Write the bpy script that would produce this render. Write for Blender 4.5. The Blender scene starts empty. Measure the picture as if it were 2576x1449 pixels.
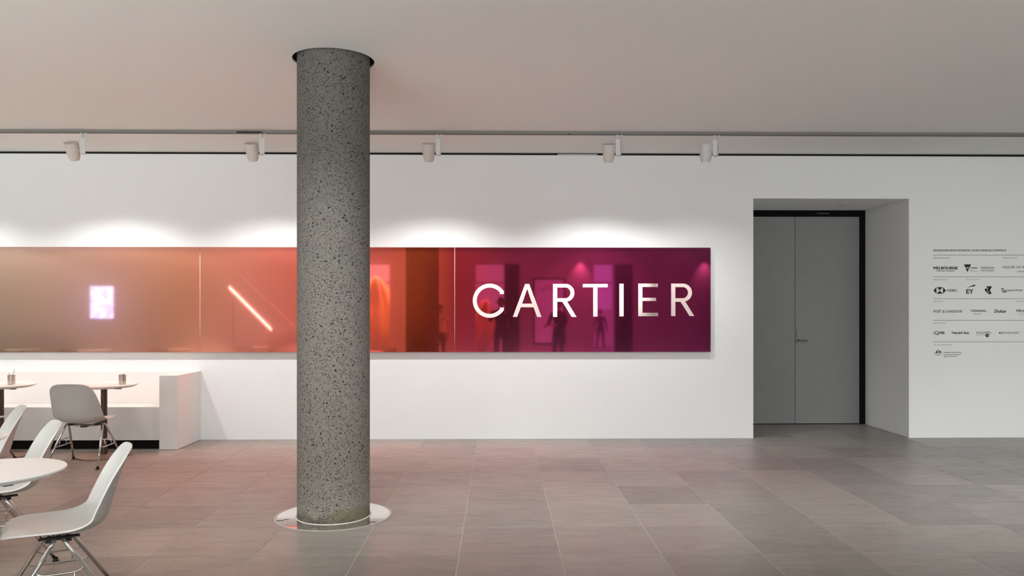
import bpy, bmesh, math, random
from mathutils import Vector, Matrix
R = math.radians
random.seed(7)
C = bpy.context.scene.collection
sc = bpy.context.scene

# ------------------------------------------------------------------ camera
F_PX, YAW, HC, HOR = 1990.0, R(0.936), 1.52, 777.0
cam_d = bpy.data.cameras.new('camera')
cam_d.sensor_width = 36.0
cam_d.lens = F_PX / 2576 * 36.0
cam_d.shift_y = (HOR - 724.5) / 2576
cam_d.clip_start = 0.05
cam = bpy.data.objects.new('camera', cam_d)
C.objects.link(cam)
cam.location = (0, 0, HC)
cam.rotation_euler = (R(90), 0, -YAW)
sc.camera = cam

# ------------------------------------------------------------------ world, view
w = bpy.data.worlds.new('world')
sc.world = w
w.use_nodes = True
w.node_tree.nodes['Background'].inputs[0].default_value = (0.62, 0.74, 1.0, 1)
w.node_tree.nodes['Background'].inputs[1].default_value = 1.6
sc.view_settings.view_transform = 'Standard'
sc.view_settings.look = 'None'
sc.view_settings.gamma = 1
sc.view_settings.use_curve_mapping = False
sc.view_settings.exposure = 0.0
cy = sc.cycles
cy.use_denoising = True
cy.max_bounces = 6
cy.diffuse_bounces = 4
cy.glossy_bounces = 3
cy.transmission_bounces = 2
cy.caustics_reflective = True
cy.blur_glossy = 0.2
cy.use_adaptive_sampling = True
cy.adaptive_threshold = 0.03
cy.sample_clamp_indirect = 12.0


def area(name, loc, target, sx, sy, energy, col=(1, 1, 1), spread=180):
    l = bpy.data.lights.new(name, 'AREA')
    l.shape = 'RECTANGLE'
    l.size, l.size_y, l.energy, l.color = sx, sy, energy, col
    l.spread = R(spread)
    o = bpy.data.objects.new(name, l)
    C.objects.link(o)
    o.location = loc
    o.rotation_euler = (Vector(target) - Vector(loc)).to_track_quat('-Z', 'Y').to_euler()
    return o


WARM = (1.0, 0.90, 0.80)
area('floor_fill_left', (-7.5, 3.2, 3.30), (-7.3, 4.7, 0.0), 11.0, 0.25, 28, (1.0, 0.985, 0.96), 66)  # unseen fill added overhead to brighten chairs and floor at left
area('floor_fill_right', (2.6, 4.1, 3.30), (2.6, 6.4, 0.0), 9.6, 0.25, 76, (0.98, 0.98, 0.97), 66)  # added fill out of view, brightens the right-hand floor
area('rear_fill', (-4.5, 0.6, 3.30), (-4.5, 4.6, 0.0), 20.0, 0.25, 190, (0.96, 0.98, 0.98))  # unseen overhead fill behind the camera, added to light the wall
area('right_fill', (6.2, 1.5, 3.30), (6.4, 9.25, 0.4), 4.0, 0.2, 26, (0.97, 0.99, 0.97), 54)  # unseen light added to lift the dim right-hand wall
area('low_fill_left', (-8.0, -1.5, 0.03), (-8.0, 2.3, 3.2), 11.0, 0.25, 300, (0.92, 0.98, 0.97), 88)  # fill added at floor level, no lamp there; brightens ceiling and wall
area('low_fill_mid', (0.0, -3.4, 0.03), (0.0, 0.4, 3.2), 5.0, 0.25, 190, (0.94, 0.97, 0.96), 88)  # middle stretch of the added floor-level fill
area('low_fill_right', (5.5, -3.4, 0.03), (5.5, 0.4, 3.2), 5.0, 0.25, 85, (0.94, 0.98, 0.97), 88)  # right stretch of the added floor-level fill
area('gallery_fill', (0.5, -3.2, 3.30), (0.5, -6.6, 1.2), 12.0, 0.35, 130, (1.0, 0.97, 0.95))  # unseen light added to brighten the opposite wall for its reflection
area('cafe_fill', (-11.5, -3.2, 3.30), (-11.5, -6.6, 1.2), 10.0, 0.35, 130, (1.0, 0.97, 0.93))  # extra unseen light added to brighten the left end of the reflection


# ------------------------------------------------------------------ helpers
def at(px, py, Y):
    """point on the vertical plane y = Y seen at photo pixel (px, py)"""
    a = (px - 1288) / F_PX
    dx = math.sin(YAW) + a * math.cos(YAW)
    dy = math.cos(YAW) - a * math.sin(YAW)
    t = Y / dy
    return Vector((dx * t, Y, HC + (HOR - py) / F_PX * t))


def tag(o, label=None, cat=None, group=None, kind=None):
    if label: o['label'] = label
    if cat: o['category'] = cat
    if group: o['group'] = group
    if kind: o['kind'] = kind
    return o


def empty(name, loc=(0, 0, 0), rz=0.0, parent=None):
    o = bpy.data.objects.new(name, None)
    o.empty_display_size = 0.1
    C.objects.link(o)
    o.location = loc
    o.rotation_euler = (0, 0, rz)
    o.parent = parent
    return o


def link(name, me, mat=None, parent=None, smooth=False, loc=None):
    o = bpy.data.objects.new(name, me)
    C.objects.link(o)
    if mat:
        for m in (mat if isinstance(mat, (list, tuple)) else [mat]):
            me.materials.append(m)
    if smooth:
        for p in me.polygons: p.use_smooth = True
    if parent: o.parent = parent
    if loc is not None: o.location = loc
    return o


def obj(name, bm, mat=None, parent=None, smooth=False, loc=None, angle=None):
    me = bpy.data.meshes.new(name)
    bmesh.ops.recalc_face_normals(bm, faces=bm.faces)
    if angle is not None:
        for f in bm.faces: f.smooth = True
        for e in bm.edges:
            if len(e.link_faces) == 2 and e.calc_face_angle(0) > R(angle): e.smooth = False
    bm.to_mesh(me)
    bm.free()
    return link(name, me, mat, parent, smooth, loc)


def box(bm, x0, x1, y0, y1, z0, z1, mi=0):
    v = [bm.verts.new((x, y, z)) for x in (x0, x1) for y in (y0, y1) for z in (z0, z1)]
    for q in ((0, 1, 3, 2), (4, 6, 7, 5), (0, 4, 5, 1), (2, 3, 7, 6), (0, 2, 6, 4), (1, 5, 7, 3)):
        f = bm.faces.new([v[i] for i in q])
        f.material_index = mi
    return v


def boxo(name, x0, x1, y0, y1, z0, z1, mat, parent=None, bev=0.0):
    bm = bmesh.new()
    box(bm, x0, x1, y0, y1, z0, z1)
    if bev:
        bmesh.ops.bevel(bm, geom=bm.edges[:], offset=bev, segments=2, affect='EDGES', profile=0.7)
    return obj(name, bm, mat, parent)


def lathe(bm, prof, seg=40, c=(0, 0, 0), caps=True, M=None):
    """prof: list of (r, z)"""
    M = M or Matrix.Identity(4)
    rings = []
    for r, z in prof:
        if r < 1e-6:
            rings.append([bm.verts.new(M @ Vector((c[0], c[1], c[2] + z)))])
        else:
            rings.append([bm.verts.new(M @ Vector((c[0] + r * math.cos(2 * math.pi * k / seg), c[1] + r * math.sin(2 * math.pi * k / seg), c[2] + z))) for k in range(seg)])
    for a, b in zip(rings, rings[1:]):
        for k in range(seg):
            k2 = (k + 1) % seg
            if len(a) == 1 and len(b) == 1: continue
            if len(a) == 1: bm.faces.new((a[0], b[k2], b[k]))
            elif len(b) == 1: bm.faces.new((a[k], a[k2], b[0]))
            else: bm.faces.new((a[k], a[k2], b[k2], b[k]))
    if caps:
        if len(rings[0]) > 1: bm.faces.new(rings[0][::-1])
        if len(rings[-1]) > 1: bm.faces.new(rings[-1])


def tube(bm, pts, r, seg=10, caps=True):
    pts = [Vector(p) for p in pts]
    rr = r if isinstance(r, (list, tuple)) else [r] * len(pts)
    rings = []
    nrm = None
    for i, p in enumerate(pts):
        if i == 0: t = pts[1] - p
        elif i == len(pts) - 1: t = p - pts[i - 1]
        else: t = (pts[i + 1] - p).normalized() + (p - pts[i - 1]).normalized()
        t.normalize()
        if nrm is None:
            nrm = t.orthogonal().normalized()
        else:
            nrm = (nrm - t * nrm.dot(t)).normalized()
        b = t.cross(nrm)
        rings.append([bm.verts.new(p + (nrm * math.cos(2 * math.pi * k / seg) + b * math.sin(2 * math.pi * k / seg)) * rr[i]) for k in range(seg)])
    for a, b in zip(rings, rings[1:]):
        for k in range(seg):
            k2 = (k + 1) % seg
            bm.faces.new((a[k], a[k2], b[k2], b[k]))
    if caps:
        bm.faces.new(rings[0][::-1])
        bm.faces.new(rings[-1])


def arc_pts(pts, rad=0.03, n=5):
    """round the corners of a polyline"""
    pts = [Vector(p) for p in pts]
    out = [pts[0]]
    for a, p, b in zip(pts, pts[1:], pts[2:]):
        d = min(rad, (a - p).length * 0.45, (b - p).length * 0.45)
        s, e = p + (a - p).normalized() * d, p + (b - p).normalized() * d
        for k in range(n + 1):
            t = k / n
            out.append(s * (1 - t) ** 2 + p * 2 * t * (1 - t) + e * t * t)
    out.append(pts[-1])
    return out


def prism(bm, poly, y0, y1):
    """poly in (x, z), extruded from y0 to y1 (outline need not be convex)"""
    a = [bm.verts.new((x, y0, z)) for x, z in poly]
    b = [bm.verts.new((x, y1, z)) for x, z in poly]
    f1 = bm.faces.new(a)
    f2 = bm.faces.new(b[::-1])
    n = len(poly)
    for k in range(n):
        bm.faces.new((a[k], b[k], b[(k + 1) % n], a[(k + 1) % n]))
    bmesh.ops.triangulate(bm, faces=[f1, f2])


# ------------------------------------------------------------------ materials
class N:
    def __init__(s, name):
        s.m = bpy.data.materials.new(name)
        s.m.use_nodes = True
        s.t = s.m.node_tree
        s.b = s.t.nodes['Principled BSDF']
        s.out = s.t.nodes['Material Output']

    def n(s, typ, **kw):
        x = s.t.nodes.new(typ)
        for k, v in kw.items():
            if k.startswith('_'): setattr(x, k[1:], v)
            else: x.inputs[k.replace('__', ' ')].default_value = v
        return x

    def l(s, a, b): s.t.links.new(a, b)

    def coord(s, scale=(1, 1, 1), kind='Object', loc=(0, 0, 0)):
        c = s.n('ShaderNodeTexCoord')
        m = s.n('ShaderNodeMapping')
        m.inputs['Scale'].default_value = scale
        m.inputs['Location'].default_value = loc
        s.l(c.outputs[kind], m.inputs[0])
        return m.outputs[0]

    def world(s, scale=(1, 1, 1)):
        c = s.n('ShaderNodeNewGeometry')
        m = s.n('ShaderNodeMapping')
        m.inputs['Scale'].default_value = scale
        s.l(c.outputs['Position'], m.inputs[0])
        return m.outputs[0]

    def noise(s, vec, scale, detail=4, rough=0.55):
        x = s.n('ShaderNodeTexNoise', Scale=scale, Detail=detail, Roughness=rough)
        s.l(vec, x.inputs['Vector'])
        return x.outputs['Fac']

    def ramp(s, fac, stops, interp='LINEAR'):
        x = s.n('ShaderNodeValToRGB')
        x.color_ramp.interpolation = interp
        e = x.color_ramp.elements
        while len(e) < len(stops): e.new(0.5)
        for k, (p, c) in enumerate(stops):
            e[k].position = p
            e[k].color = (c, c, c, 1) if isinstance(c, (int, float)) else (*c, 1)
        s.l(fac, x.inputs[0])
        return x.outputs[0]

    def mix(s, fac, a, b, blend='MIX'):
        x = s.n('ShaderNodeMix')
        x.data_type = 'RGBA'
        x.blend_type = blend
        for k, v in ((0, fac), (6, a), (7, b)):
            sock = x.inputs[k]
            if hasattr(v, 'default_value'): s.l(v, sock)
            elif isinstance(v, (int, float)): sock.default_value = v if k == 0 else (v, v, v, 1)
            else: sock.default_value = (*v, 1)
        return x.outputs[2]

    def math(s, op, a, b=0.0, c=None):
        x = s.n('ShaderNodeMath', _operation=op)
        for k, v in enumerate((a, b, c)):
            if v is None: continue
            if hasattr(v, 'default_value'): s.l(v, x.inputs[k])
            else: x.inputs[k].default_value = v
        return x.outputs[0]

    def bump(s, h, strength=0.2, dist=0.01):
        x = s.n('ShaderNodeBump', Strength=strength, Distance=dist)
        s.l(h, x.inputs['Height'])
        s.l(x.outputs[0], s.b.inputs['Normal'])

    def col(s, v):
        if hasattr(v, 'default_value'): s.l(v, s.b.inputs['Base Color'])
        else: s.b.inputs['Base Color'].default_value = (*v, 1)

    def set(s, **kw):
        for k, v in kw.items():
            sock = s.b.inputs[k.replace('_', ' ')]
            if hasattr(v, 'default_value') and not isinstance(v, (int, float)): s.l(v, sock)
            else: sock.default_value = v
        return s


def plain(name, c, rough=0.5, metal=0.0, spec=0.5, vary=0.04, scale=30, bump=0.0, coat=0.0):
    n = N(name)
    v = n.coord()
    f = n.noise(v, scale, 4)
    n.col(n.mix(f, tuple(x * (1 - vary) for x in c), tuple(min(1, x * (1 + vary)) for x in c)))
    n.set(Roughness=rough, Metallic=metal)
    n.b.inputs['Specular IOR Level'].default_value = spec
    n.b.inputs['Coat Weight'].default_value = coat
    if bump: n.bump(f, bump, 0.002)
    return n.m


def wall_mat(name, c, rough=0.85):
    n = N(name)
    v = n.world()
    a = n.noise(v, 0.7, 3)
    b = n.noise(v, 160, 2)
    n.col(n.mix(a, tuple(x * 0.975 for x in c), c))
    n.set(Roughness=rough)
    n.b.inputs['Specular IOR Level'].default_value = 0.25
    n.bump(b, 0.08, 0.002)
    return n.m


M_wall = wall_mat('white_wall_paint', (0.84, 0.85, 0.85))
M_ceil = wall_mat('ceiling_paint', (0.84, 0.84, 0.81))
M_black = plain('black_gap', (0.006, 0.006, 0.006), 0.8)
M_filler = plain('pale_filler_strip', (0.55, 0.55, 0.56), 0.5)
M_bench = wall_mat('bench_paint', (0.74, 0.72, 0.695), 0.6)
M_plinth = plain('dark_plinth', (0.007, 0.004, 0.004), 0.7, spec=0.15)
M_door = plain('grey_door_laminate', (0.225, 0.225, 0.225), 0.55, vary=0.06, scale=8)
M_frame = plain('black_door_frame', (0.005, 0.005, 0.005), 0.8, spec=0.15)
M_steel = plain('satin_steel', (0.20, 0.20, 0.20), 0.35, 1.0)
M_chrome = plain('chrome', (0.72, 0.70, 0.68), 0.07, 1.0, vary=0.02)
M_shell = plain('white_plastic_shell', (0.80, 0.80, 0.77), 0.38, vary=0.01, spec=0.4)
M_shell_out = plain('shell_outside_painted_shade', (0.56, 0.55, 0.52), 0.6, vary=0.03, spec=0.3)  # outer side of the white shell, shade painted in as darker grey
M_top = plain('white_table_laminate', (0.80, 0.795, 0.78), 0.35, vary=0.01)
M_pole = plain('bronze_metal', (0.12, 0.085, 0.07), 0.28, 0.9)
M_base = plain('brushed_bronze_base', (0.34, 0.27, 0.22), 0.35, 0.8)
M_bracket = plain('black_bracket', (0.01, 0.01, 0.01), 0.5)
M_lamp = plain('cream_lamp_paint', (0.62, 0.58, 0.54), 0.5, vary=0.02)
M_box = plain('pale_gear_paint', (0.66, 0.66, 0.65), 0.45, vary=0.02)
M_track = plain('grey_track_aluminium', (0.22, 0.205, 0.19), 0.5, 0.2)
M_letter = plain('pale_pink_acrylic', (0.25, 0.195, 0.185), 0.5, vary=0.01)
M_batten = plain('pale_batten', (0.50, 0.47, 0.44), 0.6)
M_edge = plain('white_panel_edge', (0.16, 0.135, 0.12), 0.6)
M_ink = plain('black_vinyl', (0.006, 0.006, 0.006), 0.6)
M_ink2 = plain('grey_vinyl', (0.17, 0.17, 0.15), 0.7)
M_inkw = plain('white_vinyl', (0.78, 0.78, 0.74), 0.7)
M_rule = plain('rule_vinyl', (0.12, 0.12, 0.11), 0.7)
M_stick = plain('stirrer_metal', (0.3, 0.28, 0.26), 0.3, 0.8)
M_packet = plain('sugar_paper', (0.6, 0.52, 0.45), 0.7)

# cup: brushed, ribbed steel
n = N('ribbed_steel_cup')
n.col(n.mix(n.noise(n.coord((60, 60, 1)), 3, 2), (0.42, 0.38, 0.34), (0.72, 0.68, 0.62)))
n.set(Metallic=0.9, Roughness=0.3)
M_cup = n.m

# bluestone tile
def tile_material():
    n = N('bluestone_tile')
    oi = n.n('ShaderNodeObjectInfo')
    wv = n.world((1, 1, 1))
    # per tile offset so that the grain does not run across joints
    add = n.n('ShaderNodeVectorMath', _operation='ADD')
    n.l(wv, add.inputs[0])
    cmb = n.n('ShaderNodeCombineXYZ')
    n.l(n.math('MULTIPLY', oi.outputs['Random'], 37.0), cmb.inputs[2])
    n.l(cmb.outputs[0], add.inputs[1])
    st = n.n('ShaderNodeMapping')
    st.inputs['Scale'].default_value = (2.2, 8, 1)
    n.l(add.outputs[0], st.inputs[0])
    streak = n.noise(st.outputs[0], 1.6, 8, 0.68)
    fine = n.noise(wv, 90, 4, 0.7)
    blotch = n.noise(add.outputs[0], 2.2, 5, 0.6)
    c = n.ramp(streak, [(0.28, (0.075, 0.067, 0.060)), (0.40, (0.135, 0.123, 0.111)), (0.55, (0.158, 0.146, 0.133)), (0.8, (0.19, 0.176, 0.16))])
    c = n.mix(0.45, c, n.ramp(blotch, [(0.3, (0.105, 0.095, 0.085)), (0.7, (0.18, 0.166, 0.151))]))
    sc_m = n.n('ShaderNodeMapping')
    sc_m.inputs['Scale'].default_value = (3.0, 26, 1)
    n.l(add.outputs[0], sc_m.inputs[0])
    scuff = n.math('MULTIPLY', n.ramp(n.noise(sc_m.outputs[0], 1.3, 6, 0.7), [(0.56, 0.0), (0.66, 1.0)]), n.ramp(n.noise(add.outputs[0], 1.7, 3), [(0.42, 0.0), (0.58, 1.0)]))
    c = n.mix(n.math('MULTIPLY', scuff, 0.9), c, (0.06, 0.053, 0.047))
    c = n.mix(0.5, c, n.mix(fine, (0.03, 0.027, 0.025), (0.29, 0.27, 0.245)))
    # dark vesicle pits gathered in patches
    pit = n.n('ShaderNodeTexVoronoi', Scale=150.0)
    n.l(wv, pit.inputs['Vector'])
    pm = n.math('MULTIPLY', n.math('LESS_THAN', pit.outputs['Distance'], 0.30), n.ramp(n.noise(add.outputs[0], 3.0, 5, 0.7), [(0.56, 0.0), (0.64, 1.0)]))
    c = n.mix(pm, c, (0.035, 0.03, 0.027))
    # pale chips
    ch = n.n('ShaderNodeTexVoronoi', Scale=42.0)
    stc = n.n('ShaderNodeMapping')
    stc.inputs['Scale'].default_value = (0.5, 1.2, 1)
    n.l(wv, stc.inputs[0])
    n.l(stc.outputs[0], ch.inputs['Vector'])
    cm = n.math('MULTIPLY', n.math('LESS_THAN', ch.outputs['Distance'], 0.085), n.ramp(n.noise(wv, 4.0, 3), [(0.52, 0.0), (0.6, 1.0)]))
    c = n.mix(n.math('MULTIPLY', cm, 0.6), c, (0.42, 0.39, 0.35))
    # tone per tile
    c = n.mix(1.0, c, n.ramp(oi.outputs['Random'], [(0.0, (1.34, 1.36, 1.36)), (0.5, (1.54, 1.56, 1.545)), (1.0, (1.72, 1.74, 1.71))]), 'MULTIPLY')
    n.col(c)
    n.set(Roughness=n.ramp(streak, [(0.3, 0.44), (0.7, 0.31)]))
    n.b.inputs['Specular IOR Level'].default_value = 0.36
    h = n.math('ADD', n.math('MULTIPLY', streak, 0.6), n.math('MULTIPLY', fine, 0.35))
    h = n.math('SUBTRACT', h, n.math('MULTIPLY', pm, 0.5))
    n.bump(h, 0.26, 0.006)
    return n.m


M_tile = tile_material()
M_grout = plain('pale_grout', (0.42, 0.40, 0.37), 0.8)
M_joint = plain('dark_joint', (0.06, 0.052, 0.045), 0.8)


def column_material():
    n = N('pitted_concrete')
    v = n.coord()
    a = n.noise(v, 3.2, 6, 0.6)
    f = n.noise(v, 85, 5, 0.75)
    f2 = n.noise(v, 240, 3, 0.7)
    c = n.mix(a, (0.115, 0.106, 0.094), (0.20, 0.187, 0.165))
    c = n.mix(n.ramp(f, [(0.36, 1.0), (0.52, 0.0)]), c, (0.055, 0.05, 0.043))
    c = n.mix(n.ramp(f2, [(0.56, 0.0), (0.72, 0.8)]), c, (0.40, 0.38, 0.34))
    p = n.n('ShaderNodeTexVoronoi', Scale=26.0)
    n.l(v, p.inputs['Vector'])
    pm = n.math('MULTIPLY', n.math('LESS_THAN', p.outputs['Distance'], 0.19), n.ramp(n.noise(v, 9, 3), [(0.40, 0.0), (0.50, 1.0)]))
    p2 = n.n('ShaderNodeTexVoronoi', Scale=62.0)
    n.l(v, p2.inputs['Vector'])
    pm2 = n.math('MULTIPLY', n.math('LESS_THAN', p2.outputs['Distance'], 0.26), n.ramp(n.noise(v, 14, 3), [(0.36, 0.0), (0.48, 1.0)]))
    pm = n.math('MAXIMUM', pm, pm2)
    c = n.mix(pm, c, (0.02, 0.018, 0.015))
    # damp moss stain at the foot, its edge broken up by noise
    sx = n.n('ShaderNodeSeparateXYZ')
    n.l(v, sx.inputs[0])
    hgt = n.math('ADD', sx.outputs[2], n.math('MULTIPLY', n.noise(v, 4, 5), -0.26))
    mossm = n.ramp(n.math('ADD', n.math('ADD', hgt, 0.105), n.math('MULTIPLY', f, -0.05)), [(0.0, 1.0), (0.035, 0.0)])
    mossm = n.math('MULTIPLY', mossm, n.ramp(f, [(0.35, 0.95), (0.6, 0.55)]))
    c = n.mix(mossm, c, n.mix(n.ramp(n.noise(v, 4, 3), [(0.42, 0.0), (0.58, 1.0)]), (0.030, 0.024, 0.018), (0.085, 0.08, 0.042)))
    # paler towards the bottom
    low = n.ramp(n.math('MULTIPLY', n.math('ADD', sx.outputs[2], n.math('MULTIPLY', a, 1.2)), 0.4), [(0.2, 1.0), (1.0, 0.0)])
    c = n.mix(n.math('MULTIPLY', low, 0.7), c, n.mix(1.0, c, (1.9, 1.88, 1.82), 'MULTIPLY'))
    n.col(c)
    n.set(Roughness=0.85)
    h = n.math('SUBTRACT', n.math('ADD', f, n.math('MULTIPLY', f2, 0.5)), n.math('MULTIPLY', pm, 1.2))
    n.bump(h, 0.75, 0.006)
    return n.m


M_conc = column_material()


def plate_material():
    n = N('polished_steel_plate')
    v = n.coord()
    n.col(n.mix(n.noise(v, 7, 3), (0.74, 0.72, 0.69), (0.86, 0.84, 0.81)))
    n.set(Metallic=0.92, Roughness=n.ramp(n.noise(n.coord((2, 30, 1)), 4, 4), [(0.3, 0.03), (0.7, 0.07)]))
    return n.m


M_plate = plate_material()

# ------------------------------------------------------------------ the wall-mounted display's coloured mirror finish
WY = 9.25            # face of the far wall
PY = WY - 0.045      # face of the panels
PX = [at(p, 700, PY).x for p in (-138 - 641 * 2, -138 - 641, -138, 503, 1144, 1788)]


def px2x(p): return at(p, 700, PY).x


def panel_material():
    """one sheet of magenta to amber mirror acrylic: the tint runs along the wall (world x)"""
    n = N('tinted_mirror_acrylic')
    g = n.n('ShaderNodeNewGeometry')
    sx = n.n('ShaderNodeSeparateXYZ')
    n.l(g.outputs['Position'], sx.inputs[0])
    x0, x1 = px2x(-600), px2x(1800)
    t = n.math('DIVIDE', n.math('SUBTRACT', sx.outputs[0], x0), x1 - x0)
    def P(p): return (px2x(p) - x0) / (x1 - x0)
    tint = n.ramp(t, [
        (P(-500), (0.72, 0.58, 0.40)), (P(0), (0.74, 0.52, 0.34)), (P(250), (0.72, 0.37, 0.21)), (P(450), (0.72, 0.28, 0.115)),
        (P(620), (0.84, 0.24, 0.12)), (P(760), (0.92, 0.18, 0.09)), (P(950), (0.92, 0.14, 0.08)), (P(1050), (0.88, 0.13, 0.03)),
        (P(1150), (0.44, 0.018, 0.014)), (P(1280), (0.34, 0.016, 0.040)), (P(1500), (0.36, 0.016, 0.085)), (P(1780), (0.22, 0.008, 0.06))])
    glow = n.mix(1.0, tint, (0.015, 0.015, 0.015), 'MULTIPLY')
    d = n.n('ShaderNodeBsdfDiffuse')
    n.l(glow, d.inputs[0])
    g1 = n.n('ShaderNodeBsdfGlossy', Roughness=0.035)
    g2 = n.n('ShaderNodeBsdfGlossy', Roughness=0.185)
    n.l(tint, g1.inputs[0])
    n.l(n.mix(0.22, tint, (0.60, 0.30, 0.50)), g2.inputs[0])
    clear = n.n('ShaderNodeBsdfGlossy', Roughness=0.03)
    clear.inputs[0].default_value = (0.02, 0.012, 0.028, 1)
    m1 = n.n('ShaderNodeMixShader')
    n.l(n.ramp(t, [(P(620), 0.38), (P(1000), 0.06)]), m1.inputs[0])
    n.l(g1.outputs[0], m1.inputs[1])
    n.l(g2.outputs[0], m1.inputs[2])
    a1 = n.n('ShaderNodeAddShader')
    n.l(m1.outputs[0], a1.inputs[0])
    n.l(d.outputs[0], a1.inputs[1])
    a2 = n.n('ShaderNodeAddShader')
    n.l(a1.outputs[0], a2.inputs[0])
    n.l(clear.outputs[0], a2.inputs[1])
    n.l(a2.outputs[0], n.out.inputs[0])
    return n.m


M_panel = panel_material()

# ------------------------------------------------------------------ structure
XL, XR = -17.5, 9.0
CH = HC + 392.5 / 1990 * WY      # ceiling height
BY = -6.6                        # opposite wall
HY = -14.0                       # end of the hall beyond it
RD = 1.09                        # depth of the door recess
DL, DR = at(1895, 800, WY).x, at(2286.5, 800, WY).x
DT = at(2090, 499.5, WY).z
WT = at(1256, 390, WY).z         # top edge of the wall paint (black gap above)

bm = bmesh.new()
box(bm, XL, DL, WY, WY + RD + 0.3, 0, WT)
box(bm, DR, XR, WY, WY + RD + 0.3, 0, WT)
box(bm, DL, DR, WY, WY + RD + 0.3, DT, WT)
wall_back = tag(obj('wall_back', bm, M_wall), 'white plaster wall behind the display and the recessed doors', kind='structure')

# black shadow gap between wall and ceiling
bm = bmesh.new()
box(bm, XL, XR, WY + 0.02, WY + 0.3, WT, CH + 0.02)
tag(obj('trim_1', bm, M_black), 'black shadow gap along the top of the white wall', kind='structure')
a, b = at(1403, 388, WY), at(1503, 384, WY)
tag(boxo('trim_2', a.x, b.x, WY - 0.001, WY + 0.022, WT + 0.001, WT + 0.016, M_filler), 'short pale filler strip in the black shadow gap', kind='structure')
tag(boxo('wall_left', XL - 0.2, XL, HY, WY + 0.3, 0, CH, M_wall), kind='structure')
tag(boxo('wall_right', XR, XR + 0.2, HY, WY + 0.3, 0, CH, M_wall), kind='structure')

# ceiling with the round hole the column passes through
CX, CY_ = at(839.5, 1300, 5.84).x, 5.84
CR = 0.262
HR = CR * 100.0 / 88.5


def ceiling():
    bm = bmesh.new()
    S = 0.8
    seg = 96
    def ring(r, z): return [bm.verts.new((CX + r * math.cos(2 * math.pi * k / seg), CY_ + r * math.sin(2 * math.pi * k / seg), z)) for k in range(seg)]
    inner = ring(HR, CH)
    inner2 = ring(HR, CH + 0.012)
    sq = []
    for k in range(seg):
        an = 2 * math.pi * k / seg
        c, s = math.cos(an), math.sin(an)
        f = S / max(abs(c), abs(s))
        sq.append(bm.verts.new((CX + c * f, CY_ + s * f, CH)))
    for k in range(seg):
        k2 = (k + 1) % seg
        bm.faces.new((inner[k], inner[k2], sq[k2], sq[k]))
        bm.faces.new((inner[k], inner2[k], inner2[k2], inner[k2]))
    def q(x0, x1, y0, y1):
        bm.faces.new([bm.verts.new(p) for p in ((x0, y0, CH), (x1, y0, CH), (x1, y1, CH), (x0, y1, CH))])
    q(XL, CX - S, HY, WY + 0.02); q(CX + S, XR, HY, WY + 0.02)
    q(CX - S, CX + S, HY, CY_ - S); q(CX - S, CX + S, CY_ + S, WY + 0.02)
    q2 = [(XL, HY), (XR, HY), (XR, WY + 0.3), (XL, WY + 0.3)]
    return tag(obj('ceiling', bm, M_ceil), 'flat warm white ceiling', kind='structure')


ceil = ceiling()
bm = bmesh.new()
lathe(bm, [(HR, 0.0), (HR, 0.3)], 64, (CX, CY_, CH + 0.012), caps=False)
lathe(bm, [(HR, 0.3), (0.001, 0.3)], 64, (CX, CY_, CH + 0.012), caps=False)
tag(obj('ceiling_hole_lining', bm, M_black, ceil), 'black lining of the round hole above the column')

# floor: bluestone tiles
T = 0.6275
TX0, TY0 = at(1202, 1104, WY).x, 8.655
floor_bm = bmesh.new()
box(floor_bm, XL, XR, HY - 3, WY + RD + 0.3, -0.06, -0.0022)
floor = tag(obj('floor', floor_bm, M_grout), 'grey brown bluestone paved floor with pale joints', kind='structure')
gx, gy = 0.0024, 0.0012


def tile_mesh(wx, wy):
    bm = bmesh.new()
    e = 0.0012
    lo = [bm.verts.new(p) for p in ((0, 0, -0.02), (wx, 0, -0.02), (wx, wy, -0.02), (0, wy, -0.02))]
    mi = [bm.verts.new(p) for p in ((0, 0, -e), (wx, 0, -e), (wx, wy, -e), (0, wy, -e))]
    up = [bm.verts.new(p) for p in ((e, e, 0), (wx - e, e, 0), (wx - e, wy - e, 0), (e, wy - e, 0))]
    for A, B in ((lo, mi), (mi, up)):
        for k in range(4): bm.faces.new((A[k], A[(k + 1) % 4], B[(k + 1) % 4], B[k]))
    bm.faces.new(up)
    me = bpy.data.meshes.new('tile')
    bm.to_mesh(me)
    bm.free()
    me.materials.append(M_tile)
    return me


me_full = tile_mesh(T - 2 * gx, T - 2 * gy)
tiles = set()
rowsY = {}
for j in range(-11, 3):
    y0 = TY0 + T * (j - 0)
    y1 = y0 + T
    cols = range(-10, 12)
    if j == 0: y1 = WY + 0.02
    if y1 <= 1.8: continue
    if j >= 1: cols = range(4, 10)
    for i in cols:
        x0 = TX0 + T * i
        x1 = x0 + T
        if x1 < -6.7 or x0 > 7.2: continue
        if j >= 1:
            # tiles of the door recess
            ya, yb = max(y0, WY + 0.0225), min(y1, WY + RD + 0.2)
            if j == 1: ya = WY + 0.0225
            xa, xb = max(x0, DL), min(x1, DR)
            if xb - xa < 0.05 or yb - ya < 0.05: continue
            me = tile_mesh(xb - xa - 2 * gx, yb - ya - 2 * gy)
            o = link('tile', me, None, floor, loc=(xa + gx, ya + gy, -0.002 + 0.0015))
            continue
        full = abs((y1 - y0) - T) < 1e-6
        me = me_full if full else tile_mesh(T - 2 * gx, y1 - y0 - 2 * gy)
        o = link('tile', me, None, floor, loc=(x0 + gx, y0 + gy, random.uniform(-0.0005, 0.0)))
        tiles.add((i, j))
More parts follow.
